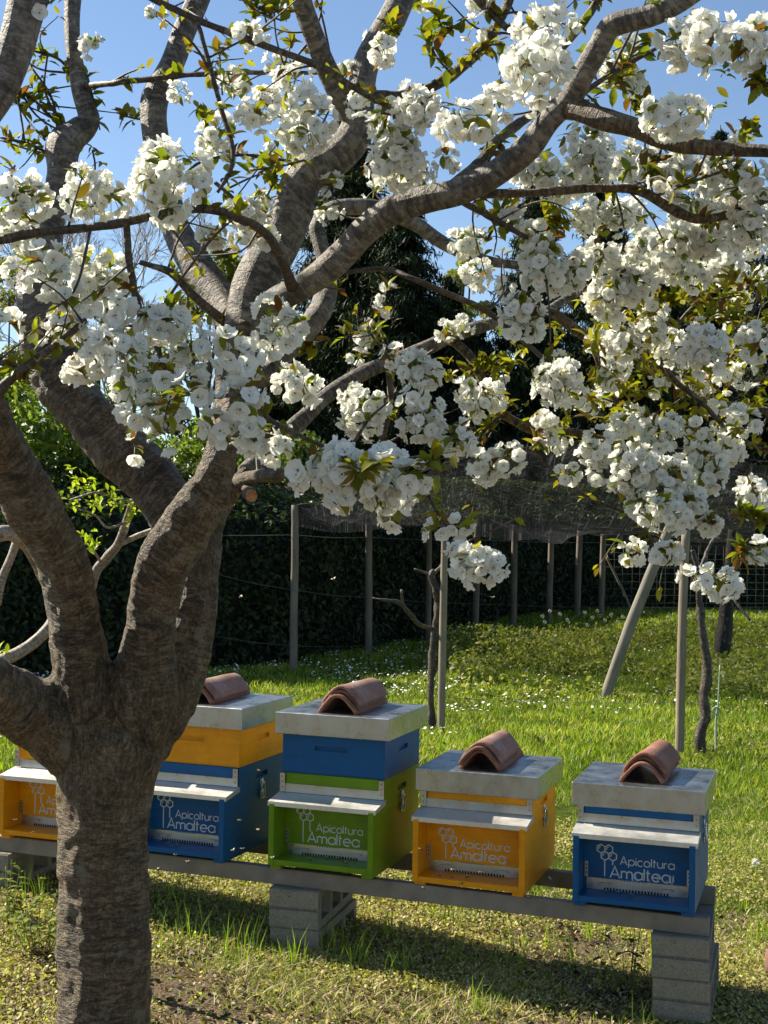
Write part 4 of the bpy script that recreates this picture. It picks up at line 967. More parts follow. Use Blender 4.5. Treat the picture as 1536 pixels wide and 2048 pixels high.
weed_leaves(x, y, .0, .12 + .42 * np.clip(pt + .25, 0, 1), .015, .042, wc[R.integers(0, 4, len(x))] * R.uniform(.75, 1.55, (len(x), 1)), .6)
c_o = mb.build("clover", M_grass); tag(c_o, "low leafy weeds and clover spread through the lawn", "weeds", kind='stuff')
# dry litter
mb = MB(); n_ = 12000; x, y = in_view_xy(n_, 3.7, 6.6)
weed_leaves(x, y, .001, .016, .005, .020, np.array([(.10, .065, .035), (.14, .10, .055), (.055, .036, .022), (.03, .02, .013)])[R.integers(0, 4, n_)], 1.2)
o = mb.build("dry_leaves", M_grass); tag(o, "scattered dead brown leaves and straw on the bare soil", "dry leaves", kind='stuff')
# daisies
mb = MB()
def daisies(x, y, hz, s):
    n_ = len(x); z = gz(x, y) + hz; c = np.stack([x, y, z], 1); t_ = R.normal(0, .35, (n_, 2))
    V = []
    for k in range(7):
        a = 2 * math.pi * k / 7; dx, dy = math.cos(a) * s, math.sin(a) * s
        V.append(c + np.stack([dx, dy, dx * t_[:, 0] + dy * t_[:, 1]], 1))
    V = np.stack(V + [c + [0, 0, .003]], 1).reshape(-1, 3)
    kk = np.arange(n_)[:, None, None] * 8
    tr = kk + np.array([[(k, (k + 1) % 7, 7) for k in range(7)]])
    mb.add(V, None, tr.reshape(-1, 3), 0)
x, y = in_view_xy(13000, 11, 26, .5); pt = patch(x, y, .45, 51); k = (pt > .02) & (R.random(len(x)) < np.where(x > 1.0, .3, 1)); daisies(x[k], y[k], R.uniform(.05, .09, k.sum()), R.uniform(.010, .017, k.sum()))
o = mb.build("daisies", plain("daisy_white", (.78, .78, .72), .7, 0, .05)); tag(o, "tiny white daisies dotted across the lawn", "daisies", kind='stuff')
# dandelion clocks: each a plant of its own
def dandelion(px, py, d, lbl, r_=.022):
    g0 = at(px, py, d); z0 = float(gz(g0[0], g0[1])); t = thing("dandelion", lbl, "dandelion", (g0[0], g0[1], z0), 0, "dandelion seed heads in the grass")
    hgt = max(g0[2] - z0, .08); mb = MB(); tube(mb, [(0, 0, -.01), (.006, 0, hgt * .5), (0, 0, hgt)], [.002, .002, .0018], 5, .03); mb.build("stem", M_pedicel, t)
    mb = MB(); 
    for k in range(140):
        q = rs.normal(0, 1, 3); q /= np.linalg.norm(q); a = basis(q, rs); p_ = np.array([0, 0, hgt]) + q * r_ * rs.uniform(.8, 1)
        mb.add([p_ + a[0] * .0045, p_ - a[0] * .0022 + a[1] * .004, p_ - a[0] * .0022 - a[1] * .004], None, [(0, 1, 2)]); 
    mb.build("seed_head", M_seed, t, False)
M_seed = plain("seed_fluff", (.72, .72, .68), .9)
dl = [(1511, 1752, 6.9, .022)] + [(x, y, d, .034) for x, y, d in [(1085,1232,22),(1100,1222,23),(1120,1228,22),(1135,1240,21.5),(1170,1225,23),(1185,1235,22),(1195,1222,23),(1210,1240,22),(1222,1230,22.5),(1235,1244,21.5),(1246,1234,22),(1090,1244,21),(1175,1250,21),(1340,1235,22),(1380,1232,22),(1400,1245,21),(1420,1235,22.5),(1520,1225,23),(1500,1240,22)]]
for k, (px, py, d, r_) in enumerate(dl):
    dandelion(px, py, d, "white dandelion clock alone in the grass at the right edge beside the hives" if k == 0 else "white dandelion clock among the weeds near the far hedge", r_)
# leafy herb by the trunk on the left
for (px, d, n_, lb) in ((78, 4.9, 70, "bushy green nettle plant left of the trunk in front of the left block pile"), (15, 5.2, 60, "low dark leafy herb at the left edge below the rails"), (1255, 5.1, 34, "small leafy herb just left of the right block pile")):
    g0 = at(px, 1900, d); z0 = float(gz(g0[0], g0[1])); t = thing("herb", lb, "herb", (g0[0], g0[1], z0), 0, "leafy herbs under the rails"); mb = MB(); st = MB()
    for k in range(9):
        e = np.array([R.normal(0, .08), R.normal(0, .07), R.uniform(.10, .27)]); tube(st, [(e[0] * .3, e[1] * .3, -.01), e * [.7, .7, .6], e], [.002, .0018, .001], 4, .03)
        for q in range(n_ // 9):
            f = R.uniform(.25, 1); leaf_geo(mb, e * [f, f, f], np.array([R.normal(), R.normal(), .15]), np.array([0, 0, 1.]), R.uniform(.03, .055), .024, .3, .35, wc[R.integers(0, 3)] * R.uniform(.7, 1.3))
    mb.build("foliage", M_grass, t); st.build("stem", M_pedicel, t)

# ------------------------------------------------------------------ posts, vines, wires, net
def post(name, label, cat, top, bot, w0, w1, mt, group=None, seed=0, seg=10):
    o_ = np.array(bot); mb = MB(); P = np.array([o_ * 0 - [0, 0, .15], (np.array(top) - o_) * .33, (np.array(top) - o_) * .66, np.array(top) - o_])
    P[1:3] += R.normal(0, .003, (2, 3)); tube(mb, P, [w1, w1, (w0 + w1) / 2, w0], seg, .08, True, .05, seed=seed); o = mb.build(name, mt); o.location = bot
    return tag(o, label, cat, group)
def ground_d(py): return FPX * CAM_H / (py - 1071.0)
PG = "wooden posts carrying the black net"
posts = [(590,1010,587,1345,15,"nearest net post, tall and grey, at the net's left corner"),(738,1028,737,1312,14,"second net post from the left, under the net's sagging pouch"),(858,1052,856,1283,12,"thin net post half hidden behind the left vine trunk"),(955,1045,950,1262,13,"net post just right of the pale vine stake"),(1030,1050,1026,1250,12,"net post midway under the net, left of the gathered knot"),(1103,1062,1098,1240,12,"net post below the knot where the net is gathered"),(1160,1062,1154,1228,12,"net post right of the gathered knot, next to the last one"),(1207,1068,1202,1226,11,"last net post on the right with a slanting brace leaning on it")]
tops = []
for k, (tx, ty, bx_, by, wd, lb) in enumerate(posts):
    d = ground_d(by); b_ = at(bx_, by, d); t_ = at(tx, ty, d); b_[2] = float(gz(b_[0], b_[1])); tops.append(t_)
    post("net_post", lb, "post", t_, b_, wd / 2 * d / FPX, wd / 2 * 1.08 * d / FPX, M_post, PG, k)
d = ground_d(1225); t_ = at(1212, 1112, d); b_ = at(1272, 1203, d - .3); b_[2] = 0
post("brace", "thin slanting wooden brace leaning against the last net post", "brace", t_, b_, .028, .03, M_post)
d = ground_d(1462); s1t, s1b = at(890, 1060, d), at(882, 1462, d); s1b[2] = 0
post("vine_stake", "pale wooden stake beside the bare forked vine in the middle", "stake", s1t, s1b, .032, .036, M_pale, "vine stakes", 31)
d = ground_d(1502); s2t, s2b = at(1372, 1060, d), at(1358, 1502, d); s2b[2] = 0
post("vine_stake", "pale wooden stake beside the twisted vine on the right", "stake", s2t, s2b, .034, .038, M_pale, "vine stakes", 32)
pt_, pb_ = at(1402, 905, 13.9), at(1200, 1391, ground_d(1391)); pb_[2] = 0
post("leaning_pole", "thick grey concrete pole leaning steeply to hold up the net", "pole", pt_, pb_, .053, .062, M_conc_post, None, 33, 14)
def wand(name, label, cat, specs, mt, group=None, wob=.2):
    g0 = at(*specs[0][0][:2], specs[0][0][3]); g0[2] = 0; t = thing(name, label, cat, tuple(g0), 0, group)
    for k, s_ in enumerate(specs):
        P = np.array([at(x, y, d) for x, y, w_, d in s_]) - g0; Rr = np.array([w_ / 2 * d / FPX for x, y, w_, d in s_])
        if k == 0: P[0][2] = -.05
        mb = MB(); tube(mb, P, Rr, 9, lambda r: max(r * .6, .015), True, wob, seed=60 + k); mb.build("trunk" if k == 0 else "branch", mt, t)
    return t
d = ground_d(1460)
wand("grape_vine", "bare dark vine forking low beside the middle stake", "vine", [[(866,1460,16,d),(862,1400,12,d),(864,1330,13,d),(868,1270,14,d),(876,1215,15,d),(872,1180,15,d),(862,1150,16,d),(868,1140,10,d)],
    [(862,1256,10,d),(838,1248,9,d-.2),(815,1222,9,d-.3),(800,1206,8,d-.4),(768,1200,6,d-.5),(745,1196,4,d-.5)], [(806,1210,7,d-.35),(803,1180,5,d-.4)], [(866,1148,8,d),(885,1130,6,d),(900,1112,4,d)], [(862,1150,7,d),(840,1142,5,d),(828,1138,4,d)]], M_vine, "grape vines", .38)
d = ground_d(1500)
wand("grape_vine", "gnarled twisted vine trunk beside the right stake", "vine", [[(1404,1500,22,d),(1400,1470,18,d),(1412,1430,20,d),(1408,1390,17,d),(1416,1340,18,d),(1408,1290,17,d),(1402,1240,16,d),(1398,1190,14,d),(1394,1140,12,d),(1385,1100,10,d)],
    [(1396,1150,8,d),(1420,1090,6,d+.2),(1440,1060,5,d+.4)]], M_vine, "grape vines", .38)
d = ground_d(1327)
wand("wrapped_vine", "thick black wrapped vine trunk behind the right stake", "vine", [[(1440,1327,26,d),(1446,1285,30,d),(1452,1230,28,d),(1458,1170,24,d),(1462,1110,20,d),(1466,1060,16,d)], [(1460,1190,9,d),(1480,1215,7,d-.2),(1500,1240,5,d-.4)]], M_black)
d = ground_d(1498)
mb = MB(); P = [at(1432,1482,d)*[1,1,0], at(1432,1440,d), at(1436,1412,d), at(1432,1440,d)+[.003,0,0]]; g0 = np.array([P[0][0], P[0][1], 0]); P = np.array(P) - g0
tube(mb, [P[0], P[1], P[2], at(1438,1370,d) - g0, at(1440,1330,d) - g0], [.009, .010, .007, .006, .005], 6, .05)
tube(mb, [at(1432 + 7 * math.cos(a), 1421 + 7 * math.sin(a), d) - g0 for a in np.linspace(0, 6.283, 13)], [.006] * 13, 6, smooth_path=False, cap=False)
o = mb.build("anchor_rod", plain("pale_green_rod", (.30, .40, .30), .5)); o.location = g0; tag(o, "pale green tie rod with an eyelet beside the twisted vine", "rod")
def wire(label, pts, r_=.004, sag=.02):
    g0 = np.array(pts[0]); mb = MB()
    for a, b in zip(pts[:-1], pts[1:]):
        a, b = np.array(a), np.array(b); tube(mb, [a - g0, (a + b) / 2 - g0 - [0, 0, sag], b - g0], [r_ * .7] * 3, 4, .3)
    o = mb.build("trellis_wire", M_wire); o.location = g0; tag(o, label, "wire", "trellis wires")
wire("upper trellis wire crossing the hedge at the net's edge", [at(300, 1066, 16.6), at(588, 1070, 16.9), at(738, 1075, 19.3), at(955, 1080, 24.3), at(1207, 1085, 29.5)], .006)
wire("middle trellis wire tied along the net posts at half height", [at(440, 1150, 16.6), at(588, 1180, 16.8), at(738, 1195, 19.2), at(955, 1208, 24.2), at(1207, 1214, 29.4), at(1536, 1214, 31)], .005)
wire("low trellis wire near the ground across the hedge foot", [at(432, 1272, 16.5), at(588, 1292, 16.8), at(738, 1290, 19.2)], .004)
d1, d2 = ground_d(1462), ground_d(1502)
wire("trellis wire between the two pale vine stakes", [at(886, 1395, d1), at(1100, 1402, (d1 + d2) / 2), at(1362, 1405, d2), at(1436, 1408, d2)], .0025, .01)
# welded mesh fence on the right
mb = MB(); f0, f1 = at(1212, 1090, 30.5), at(1640, 1088, 32.0); b0 = np.array([f0[0], f0[1], .1]); hh = f0[2] - .1; Lf = np.linalg.norm((f1 - f0)[:2]); u_ = (f1 - f0) / Lf; u_[2] = 0
for k in range(int(Lf / .22) + 1):
    a = u_ * k * .22; tube(mb, [a, a + [R.normal(0, .02), 0, hh / 2], a + [R.normal(0, .015), 0, hh]], [.0036] * 3, 4, .5)
for k in range(10):
    z = hh * k / 9; tube(mb, [np.array([0, 0, z]), u_ * Lf / 2 + [0, 0, z + R.normal(0, .02)], u_ * Lf + [0, 0, z]], [.0036] * 3, 4, .5)
o = mb.build("wire_fence", M_mesh); o.location = b0; tag(o, "white welded wire mesh fence in front of the hedge on the right", "fence")
# the black net
mt, n, p = mat("black_netting"); uv = attr(n, "tint"); co = objco(n)
wv = noise(n, mapping(n, uv, (130, 4, 1)), 1, 4, .65, 2.5); w2 = noise(n, mapping(n, uv, (5, 60, 1)), 1, 4, .65, 2.5); w3 = noise(n, mapping(n, uv, (9, 9, 1)), 1, 4)
mxx = N_(n, "ShaderNodeMath", operation='MAXIMUM'); n.links.new(wv.outputs[0], mxx.inputs[0]); n.links.new(w2.outputs[0], mxx.inputs[1])
sm = N_(n, "ShaderNodeMath", operation='ADD'); n.links.new(mxx.outputs[0], sm.inputs[0]); n.links.new(w3.outputs[0], sm.inputs[1])
rp = ramp(n, sm.outputs[0], [(.50, (.52,) * 3), (.66, (.78,) * 3)])
rp.color_ramp.elements[0].position = .42; rp.color_ramp.elements[1].position = .72
sc2 = N_(n, "ShaderNodeMath", operation='MULTIPLY'); sc2.inputs[1].default_value = .5; n.links.new(sm.outputs[0], sc2.inputs[0]); n.links.new(sc2.outputs[0], rp.inputs[0])
cl_ = ramp(n, mxx.outputs[0], [(.56, (.012, .013, .014)), (.74, (.15, .155, .155))]); n.links.new(cl_.outputs[0], p.inputs["Base Color"]); p.inputs["Roughness"].default_value = .7  # strands coloured paler, as if the net catches the light
tr = N_(n, "ShaderNodeBsdfTransparent"); mx = N_(n, "ShaderNodeMixShader"); n.links.new(rp.outputs[0], mx.inputs[0]); tl = N_(n, 'ShaderNodeBsdfTranslucent'); n.links.new(cl_.outputs[0], tl.inputs[0]); m2 = N_(n, 'ShaderNodeMixShader'); m2.inputs[0].default_value = .5; n.links.new(p.outputs[0], m2.inputs[1]); n.links.new(tl.outputs[0], m2.inputs[2]); n.links.new(tr.outputs[0], mx.inputs[1]); n.links.new(m2.outputs[0], mx.inputs[2]); n.links.new(mx.outputs[0], n.nodes["Material Output"].inputs[0])
M_net = mt
near = np.array([at(592, 1012, 16.9), at(740, 992, 16.4), at(870, 935, 15.9), at(1000, 905, 15.4), at(1150, 888, 14.9), at(1290, 892, 14.5), at(1402, 905, 13.9), at(1560, 930, 13.6)])
far = np.array([tops[0], tops[1], tops[2], tops[3], tops[4], tops[5], tops[7], at(1500, 1085, 30)])
def rs_line(P, n_): 
    q, _ = catmull(P, np.ones(len(P)), .05); i = np.linspace(0, len(q) - 1, n_).astype(int); return q[i]
nu, nv = 90, 40; A_, B_ = rs_line(near, nu), rs_line(far, nu); G = np.zeros((nv, nu, 3)); UV = np.zeros((nv, nu, 3))
for j in range(nv):
    t_ = j / (nv - 1); G[j] = A_ * (1 - t_) + B_ * t_; uu = np.linspace(0, 1, nu)
    sag = .24 * np.sin(math.pi * t_ ** .9) * (.6 + .4 * np.sin(uu * 9 + 1)); knot = np.exp(-((uu - .62) / .10) ** 2) * np.exp(-((t_ - .75) / .2) ** 2) * .4
    G[j, :, 2] -= sag + knot; G[j] += R.normal(0, .004, (nu, 3)); UV[j] = np.stack([uu, np.full(nu, t_), 0 * uu], 1)
G[:, :, 2] += .07 * fbm(np.stack([UV[..., 0] * 30, UV[..., 1] * 5, UV[..., 0] * 0], -1).reshape(-1, 3), 6, 2).reshape(nv, nu)
mb = MB(); i, j = np.meshgrid(np.arange(nu - 1), np.arange(nv - 1)); a = (j * nu + i).ravel(); mb.add(G.reshape(-1, 3), np.stack([a, a + 1, a + nu + 1, a + nu], -1), None, 0, tint=UV.reshape(-1, 3))
for L_ in (A_, B_): tube(mb, L_[::3] + [0, 0, .012], [.011] * len(L_[::3]), 5, smooth_path=False, tint=(.5, .5, .5))
# hanging skirt along the far posts
sk = []; 
for j in range(6):
    q = B_.copy(); q[:, 2] -= (.02 + j * .06) * (.5 + .5 * np.sin(np.linspace(0, 1, nu) * 14 + .6)); sk.append(q)
sk = np.array(sk); i, j = np.meshgrid(np.arange(nu - 1), np.arange(5)); a = (j * nu + i).ravel()
mb.add(sk.reshape(-1, 3), np.stack([a, a + 1, a + nu + 1, a + nu], -1), None, 0, tint=np.tile(np.stack([np.linspace(0, 1, nu), np.linspace(0, 1, nu) * .3, np.zeros(nu)], 1), (6, 1)))
o = mb.build("bird_net", M_net); tag(o, "fine black net sagging over the wooden posts in front of the hedge", "net")

# ------------------------------------------------------------------ hedge, shrubs and trees behind
def leafcloud(mb, P, nrm, s0, s1, cols, asp=.45, jit=.6, hang=0.0):
    n_ = len(P); nr = nrm + R.normal(0, jit, (n_, 3)); nr /= np.linalg.norm(nr, axis=1)[:, None]
    a = R.normal(0, 1, (n_, 3)) + np.array([0, 0, -3.0 * hang]); ux = a - nr * (a * nr).sum(1)[:, None]; ux /= np.linalg.norm(ux, axis=1)[:, None]; uy = np.cross(nr, ux); s = R.uniform(s0, s1, n_)[:, None]
    V = np.stack([P - ux * s, P + uy * s * asp + nr * s * .15, P + ux * s, P - uy * s * asp + nr * s * .15], 1).reshape(-1, 3)
    mb.add(V, np.arange(n_)[:, None] * 4 + np.array([[0, 1, 2, 3]]), None, 0, tint=np.repeat(cols, 4, 0))
hl_ = np.array([(-14, 15.2), (-8, 15.6), (-5.0, 16.2), (-2.2, 18.0), (-.2, 22.0), (1.6, 27.6), (4.0, 32.4), (8.0, 33.8), (14, 34.5), (20, 34.8)])
hq, hh_ = catmull(np.column_stack([hl_, np.zeros(len(hl_))]), np.array([2.5, 2.5, 2.55, 2.6, 2.75, 2.9, 3.05, 3.1, 3.1, 3.1]), .25)
hT, _, _ = frames(hq); hN = np.stack([hT[:, 1], -hT[:, 0], 0 * hT[:, 0]], 1)   # towards the garden
hN *= np.sign(((np.array([2., 8, 0]) - hq) * hN).sum(1))[:, None]
hedge = thing("hedge", "long clipped dark green laurel hedge closing the back of the garden", "hedge", (0, 18, 0)); ho = np.array([0, 18, 0])
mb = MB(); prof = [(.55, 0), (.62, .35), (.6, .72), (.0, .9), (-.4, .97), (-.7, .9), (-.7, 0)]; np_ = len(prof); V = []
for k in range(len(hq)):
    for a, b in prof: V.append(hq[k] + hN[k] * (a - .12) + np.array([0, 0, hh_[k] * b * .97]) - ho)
mb.add(V, [(k * np_ + j, k * np_ + j + 1, (k + 1) * np_ + j + 1, (k + 1) * np_ + j) for k in range(len(hq) - 1) for j in range(np_ - 1)]); mb.build("dark_core", M_deep, hedge)  # near-black core sheet; the hedge's inner shade is put into its colour
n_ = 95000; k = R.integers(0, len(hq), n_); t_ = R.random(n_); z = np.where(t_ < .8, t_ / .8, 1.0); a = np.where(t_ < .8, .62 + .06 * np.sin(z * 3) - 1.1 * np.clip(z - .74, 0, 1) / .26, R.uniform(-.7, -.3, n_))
P = hq[k] + hN[k] * (a + R.normal(0, .06, n_))[:, None] + hT[k] * R.uniform(-.2, .2, n_)[:, None] + np.stack([0 * z, 0 * z, z * hh_[k] + np.where(t_ > .8, R.uniform(-.1, .14, n_), 0)], 1)
P += (fbm(P * .9, 71, 2) * .12)[:, None] * hN[k]
nr = hN[k] * np.where(z < .74, 1, .3)[:, None] + np.array([0, 0, 1.]) * np.where(z < .74, .3, 1)[:, None]
hc = np.array([(.012, .022, .008), (.016, .028, .009), (.022, .036, .010), (.032, .046, .012)])[R.integers(0, 4, n_)] * R.uniform(.7, 1.3, (n_, 1)); hc = np.where((z > .76)[:, None], np.array([(.07, .095, .02), (.10, .12, .03), (.05, .075, .016)])[R.integers(0, 3, n_)], hc)  # top leaves coloured lighter to stand in for a sunlit band
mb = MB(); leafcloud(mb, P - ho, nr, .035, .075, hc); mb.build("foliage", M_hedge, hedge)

def bush(name, label, cat, X, Y, hgt, rx, ry, n_, cols, s0, s1, group=None, zc=None, trunk_mat=None, matl=None, clumps=26, trunk_h=None, seed=0, fill=1.0):
    t = thing(name, label, cat, (X, Y, 0), 0, group); rs_ = np.random.default_rng(seed)
    zc0 = hgt * .28 if zc is None else zc; ctr = []; 
    for q in range(clumps):
        v = rs_.normal(0, 1, 3); v /= np.linalg.norm(v); v *= rs_.uniform(.35, 1.0) ** .6
        ctr.append((v[0] * rx * .78, v[1] * ry * .78, zc0 + (v[2] * .5 + .5) * (hgt - zc0) * .92, rs_.uniform(.22, .42) * min(rx, ry) * fill))
    ctr = np.array(ctr); k = rs_.integers(0, clumps, n_); v = rs_.normal(0, 1, (n_, 3)); v /= np.linalg.norm(v, axis=1)[:, None]; rr = rs_.random(n_) ** .45
    P = ctr[k, :3] + v * (ctr[k, 3] * rr)[:, None] * [1, 1, .8]
    mb = MB(); c_ = np.asarray(cols)[rs_.integers(0, len(cols), n_)] * rs_.uniform(.7, 1.3, (n_, 1)); leafcloud(mb, P, v + [0, 0, .4], s0, s1, c_); mb.build("crown", matl or M_leaf, t)
    mb = MB(); th_ = trunk_h or hgt * .6; r0 = max(.03, hgt * .011)
    tube(mb, [(0, 0, -.1), (rs_.normal(0, .05), 0, th_ * .5), (0, rs_.normal(0, .05), th_)], [r0 * 1.3, r0, r0 * .4], 8, .2)
    for q in range(min(clumps, 18)):
        e = ctr[q, :3]; s_ = np.array([0, 0, min(th_, e[2]) * rs_.uniform(.45, .9)]); tube(mb, [s_, s_ * .45 + e * .55 + [0, 0, -.04 * hgt], e], [r0 * .5, r0 * .35, r0 * .12], 5, .3)
    mb.build("trunk", trunk_mat or M_twig, t); return t
lau = [(.13, .19, .022), (.17, .22, .03), (.09, .14, .018), (.21, .24, .04)]
bush("laurel_bush", "sunlit yellow green bush behind the hedge at the left edge", "bush", -4.6, 17.8, 4.4, 1.5, 1.1, 6500, lau, .04, .08, "shrubs behind the hedge", 1.8, seed=1, clumps=34)
bush("laurel_bush", "sunlit green bush behind the hedge, seen under the big left limb", "bush", -3.0, 19.4, 3.5, 1.3, 1.0, 5500, lau, .04, .08, "shrubs behind the hedge", 1.8, seed=2, clumps=30)
bush("laurel_bush", "round green bush behind the hedge just right of the forked trunk", "bush", -1.2, 22.4, 3.7, 1.3, 1.0, 4200, [(c[0] * .6, c[1] * .65, c[2]) for c in lau], .04, .08, "shrubs behind the hedge", 1.8, seed=3, clumps=24)

def spruce(name, label, X, Y, H, Rb, n_w, seed, droop=.5, dark=1.0, group="tall conifers behind the hedge"):
    t = thing(name, label, "tree", (X, Y, 0), 0, group); rs_ = np.random.default_rng(seed); mb = MB(); Ps, Ns, Cs = [], [], []
    tw = MB(); tube(tw, [(0, 0, -.2), (.05, 0, H * .5), (0, 0, H)], [.22, .14, .02], 8, .6)
    for k in range(n_w):
        f = ((k + rs_.random()) / n_w) ** .85; z = H * (.06 + .93 * f); a = rs_.uniform(0, 6.283); L_ = Rb * (1 - f) ** .8 * rs_.uniform(.65, 1.15) + .18
        m_ = max(6, int(L_ * 22)); s = np.linspace(.12, 1, m_)
        zz = z - droop * L_ * s ** 1.4 + .22 * L_ * np.clip(s - .7, 0, 1); c_ = np.stack([np.cos(a) * L_ * s, np.sin(a) * L_ * s, zz], 1)
        tube(tw, c_[[0, m_ // 2, m_ - 1]], [.03, .02, .006], 4, .5)
        rep = 7; c_ = np.repeat(c_, rep, 0); sw = np.repeat(s, rep)
        off = rs_.normal(0, 1, (len(c_), 3)) * [.16, .16, .05] * (L_ * .6 + .3); off[:, 2] -= np.abs(rs_.normal(0, .22, len(c_))) * (L_ * .35 + .2)
        Ps.append(c_ + off); nn = np.tile([math.cos(a) * .4, math.sin(a) * .4, .8], (len(c_), 1)); Ns.append(nn)
        Cs.append(np.array([(.016, .030, .012), (.022, .038, .014), (.030, .046, .018), (.012, .022, .010)])[rs_.integers(0, 4, len(c_))] * dark)
    P = np.vstack(Ps); leafcloud(mb, P, np.vstack(Ns), .07, .20, np.vstack(Cs), .15, .9, .8); mb.build("crown", M_needle, t); tw.build("trunk", M_twig, t); return t
def px_x(px, Y): return (px - 768) / FPX * Y
spruce("spruce", "tall dark drooping spruce behind the central limb", px_x(690, 40), 40, 15.4, 4.0, 380, 5)
spruce("spruce", "dark spruce filling the gap right of the central limb", px_x(800, 38), 38, 12.0, 3.3, 340, 6)
spruce("spruce", "slim dark conifer behind the blossom right of centre", px_x(1060, 37), 37, 12.4, 2.1, 300, 7, .25)
spruce("spruce", "broad dark conifer behind the right part of the net", px_x(1195, 41), 41, 13.6, 3.0, 320, 8, .3)
spruce("spruce", "tallest spruce, its spire showing above the blossom at the right", px_x(1432, 43), 43, 15.6, 3.4, 330, 9)
spruce("spruce", "dark spruce behind the right edge blossom", px_x(1570, 39), 39, 12.6, 3.0, 300, 10)
spruce("spruce", "low dark conifer behind the last net posts", px_x(1300, 37), 37, 10.5, 3.0, 240, 12)
spruce("spruce", "low dark conifer behind the net between the two slim ones", px_x(940, 37), 37, 8.0, 3.0, 220, 13)
spruce("spruce", "middling dark spruce in the gap under the pale tree", px_x(890, 43), 43, 10.5, 2.8, 260, 15)
spruce("spruce", "dark spruce between the tall spire and the broad conifer", px_x(1345, 44), 44, 12.2, 2.8, 280, 16)
spruce("spruce", "low dark spruce just right of the forked trunk, behind the hedge", px_x(560, 37), 37, 8.3, 2.6, 220, 14)
bush("pale_tree", "pale yellow green spring tree glowing between the dark conifers", "tree", px_x(915, 52), 52, 14.8, 1.5, 1.5, 8000, [(.26, .26, .07), (.30, .28, .06), (.22, .23, .07)], .08, .16, None, 7.5, seed=21, clumps=30, trunk_h=12, fill=.9)
bush("budding_tree", "thin budding tree with sparse fresh leaves behind the left limbs", "tree", px_x(410, 34), 34, 10.6, 2.3, 1.8, 9500, [(.16, .17, .05), (.20, .19, .06)], .05, .10, "leafing trees on the left", 3.0, seed=22, clumps=26, fill=.9)
bush("budding_tree", "olive budding tree behind the left big limb", "tree", px_x(190, 36), 36, 11.2, 2.5, 2.0, 10500, [(.15, .14, .06), (.19, .17, .06)], .05, .10, "leafing trees on the left", 2.5, seed=23, clumps=26, fill=.9)
bush("budding_tree", "sparse budding tree at the left edge behind the bush", "tree", px_x(10, 36), 36, 10.8, 2.4, 1.8, 9000, [(.15, .14, .06), (.18, .17, .06)], .05, .10, "leafing trees on the left", 2.5, seed=24, clumps=24, fill=.9)
def bare_tree(label, X, Y, H, seed, spread=.28):
    t = thing("bare_tree", label, "tree", (X, Y, 0), 0, "bare trees in the distance"); rs_ = np.random.default_rng(seed); mb = MB(); tw = MB()
    tube(mb, [(0, 0, -.2), (.1, 0, H * .4), (0, .1, H * .8)], [.18, .13, .05], 8, .6); mb.build("trunk", M_grey, t)
    def grow(p, d, l, r, lev):
        e = p + d * l; tube(tw, [p, (p + e) / 2 + rs_.normal(0, .04, 3) * l, e], [r, r * .8, r * .55], 4, l * .4)
        if lev == 0: return
        for k in range(3 if lev > 1 else 4):
            nd = d + rs_.normal(0, .38, 3); nd[2] += .15; nd /= np.linalg.norm(nd); grow(p + (e - p) * rs_.uniform(.5, 1), nd, l * rs_.uniform(.55, .8), r * .6, lev - 1)
    for k in range(16):
        z = H * rs_.uniform(.3, .8); a = rs_.uniform(0, 6.28); d = np.array([math.cos(a) * spread * 2, math.sin(a) * spread * 2, 1]); d /= np.linalg.norm(d); grow(np.array([.05, .05, z]), d, H * .12, .04, 4)
    tw.build("twigs", M_grey, t)
bare_tree("bare twiggy tree in the distance left of the tall limb", px_x(235, 46), 46, 13.2, 31)
bare_tree("bare twiggy tree far off at the left edge behind the big limb", px_x(90, 44), 44, 13.0, 33)
bare_tree("bare twiggy tree in the distance above the budding tree", px_x(440, 48), 48, 14.0, 32)
# small grey branched shrub right behind the cherry, with bright new leaves
t = wand("elder_shrub", "small grey branched shrub with bright lime leaves behind the cherry trunk", "shrub", [
 [(150,1640,22,4.7),(160,1450,22,4.7),(165,1300,22,4.65),(186,1160,21,4.6),(212,1118,20,4.58),(236,1088,19,4.55),(252,1045,16,4.53),(264,1000,12,4.5)],
 [(236,1090,13,4.55),(275,1072,12,4.55),(320,1055,11,4.56)], [(150,1360,22,4.7),(130,1215,24,4.6),(95,1258,24,4.55),(50,1298,25,4.5),(0,1322,26,4.45),(-60,1345,26,4.4)],
 [(130,1250,20,4.7),(70,1120,24,4.6),(40,1078,30,4.5),(8,1066,34,4.45),(-50,1085,34,4.4)], [(36,1080,18,4.5),(20,1120,17,4.5),(4,1160,17,4.5),(-6,1210,17,4.5)], [(252,1045,6,4.5),(215,1055,5,4.45),(190,1030,4,4.45),(150,1015,3,4.4)], [(262,1005,6,4.5),(215,990,6,4.45),(190,985,5,4.4),(140,1000,4,4.4)], [(205,1130,6,4.55),(180,1090,4,4.5)]], M_grey, None, .12)
lf = MB(); g0 = np.array(t.location[:]); lime = np.array([(.30, .36, .03), (.36, .40, .04), (.24, .32, .03)])
for px, py in [(165,950),(150,965),(175,975),(190,985),(205,1000),(150,985),(175,1000),(195,1015),(140,1000),(215,1010),(185,1030),(235,995),(250,1010),(270,1008),(285,1020),(255,1025),(165,1075),(180,1082),(195,1078),(172,1090),(225,985),(12,1310)]:
    for q in range(3): leaf_tuft(lf, at(px + rs.normal(0, 9), py + rs.normal(0, 9), 4.45 + rs.normal(0, .04)) - g0, np.array([0, 0, .8]), rs, 3, .030, lime)
lf.build("new_leaves", M_leaf, t)

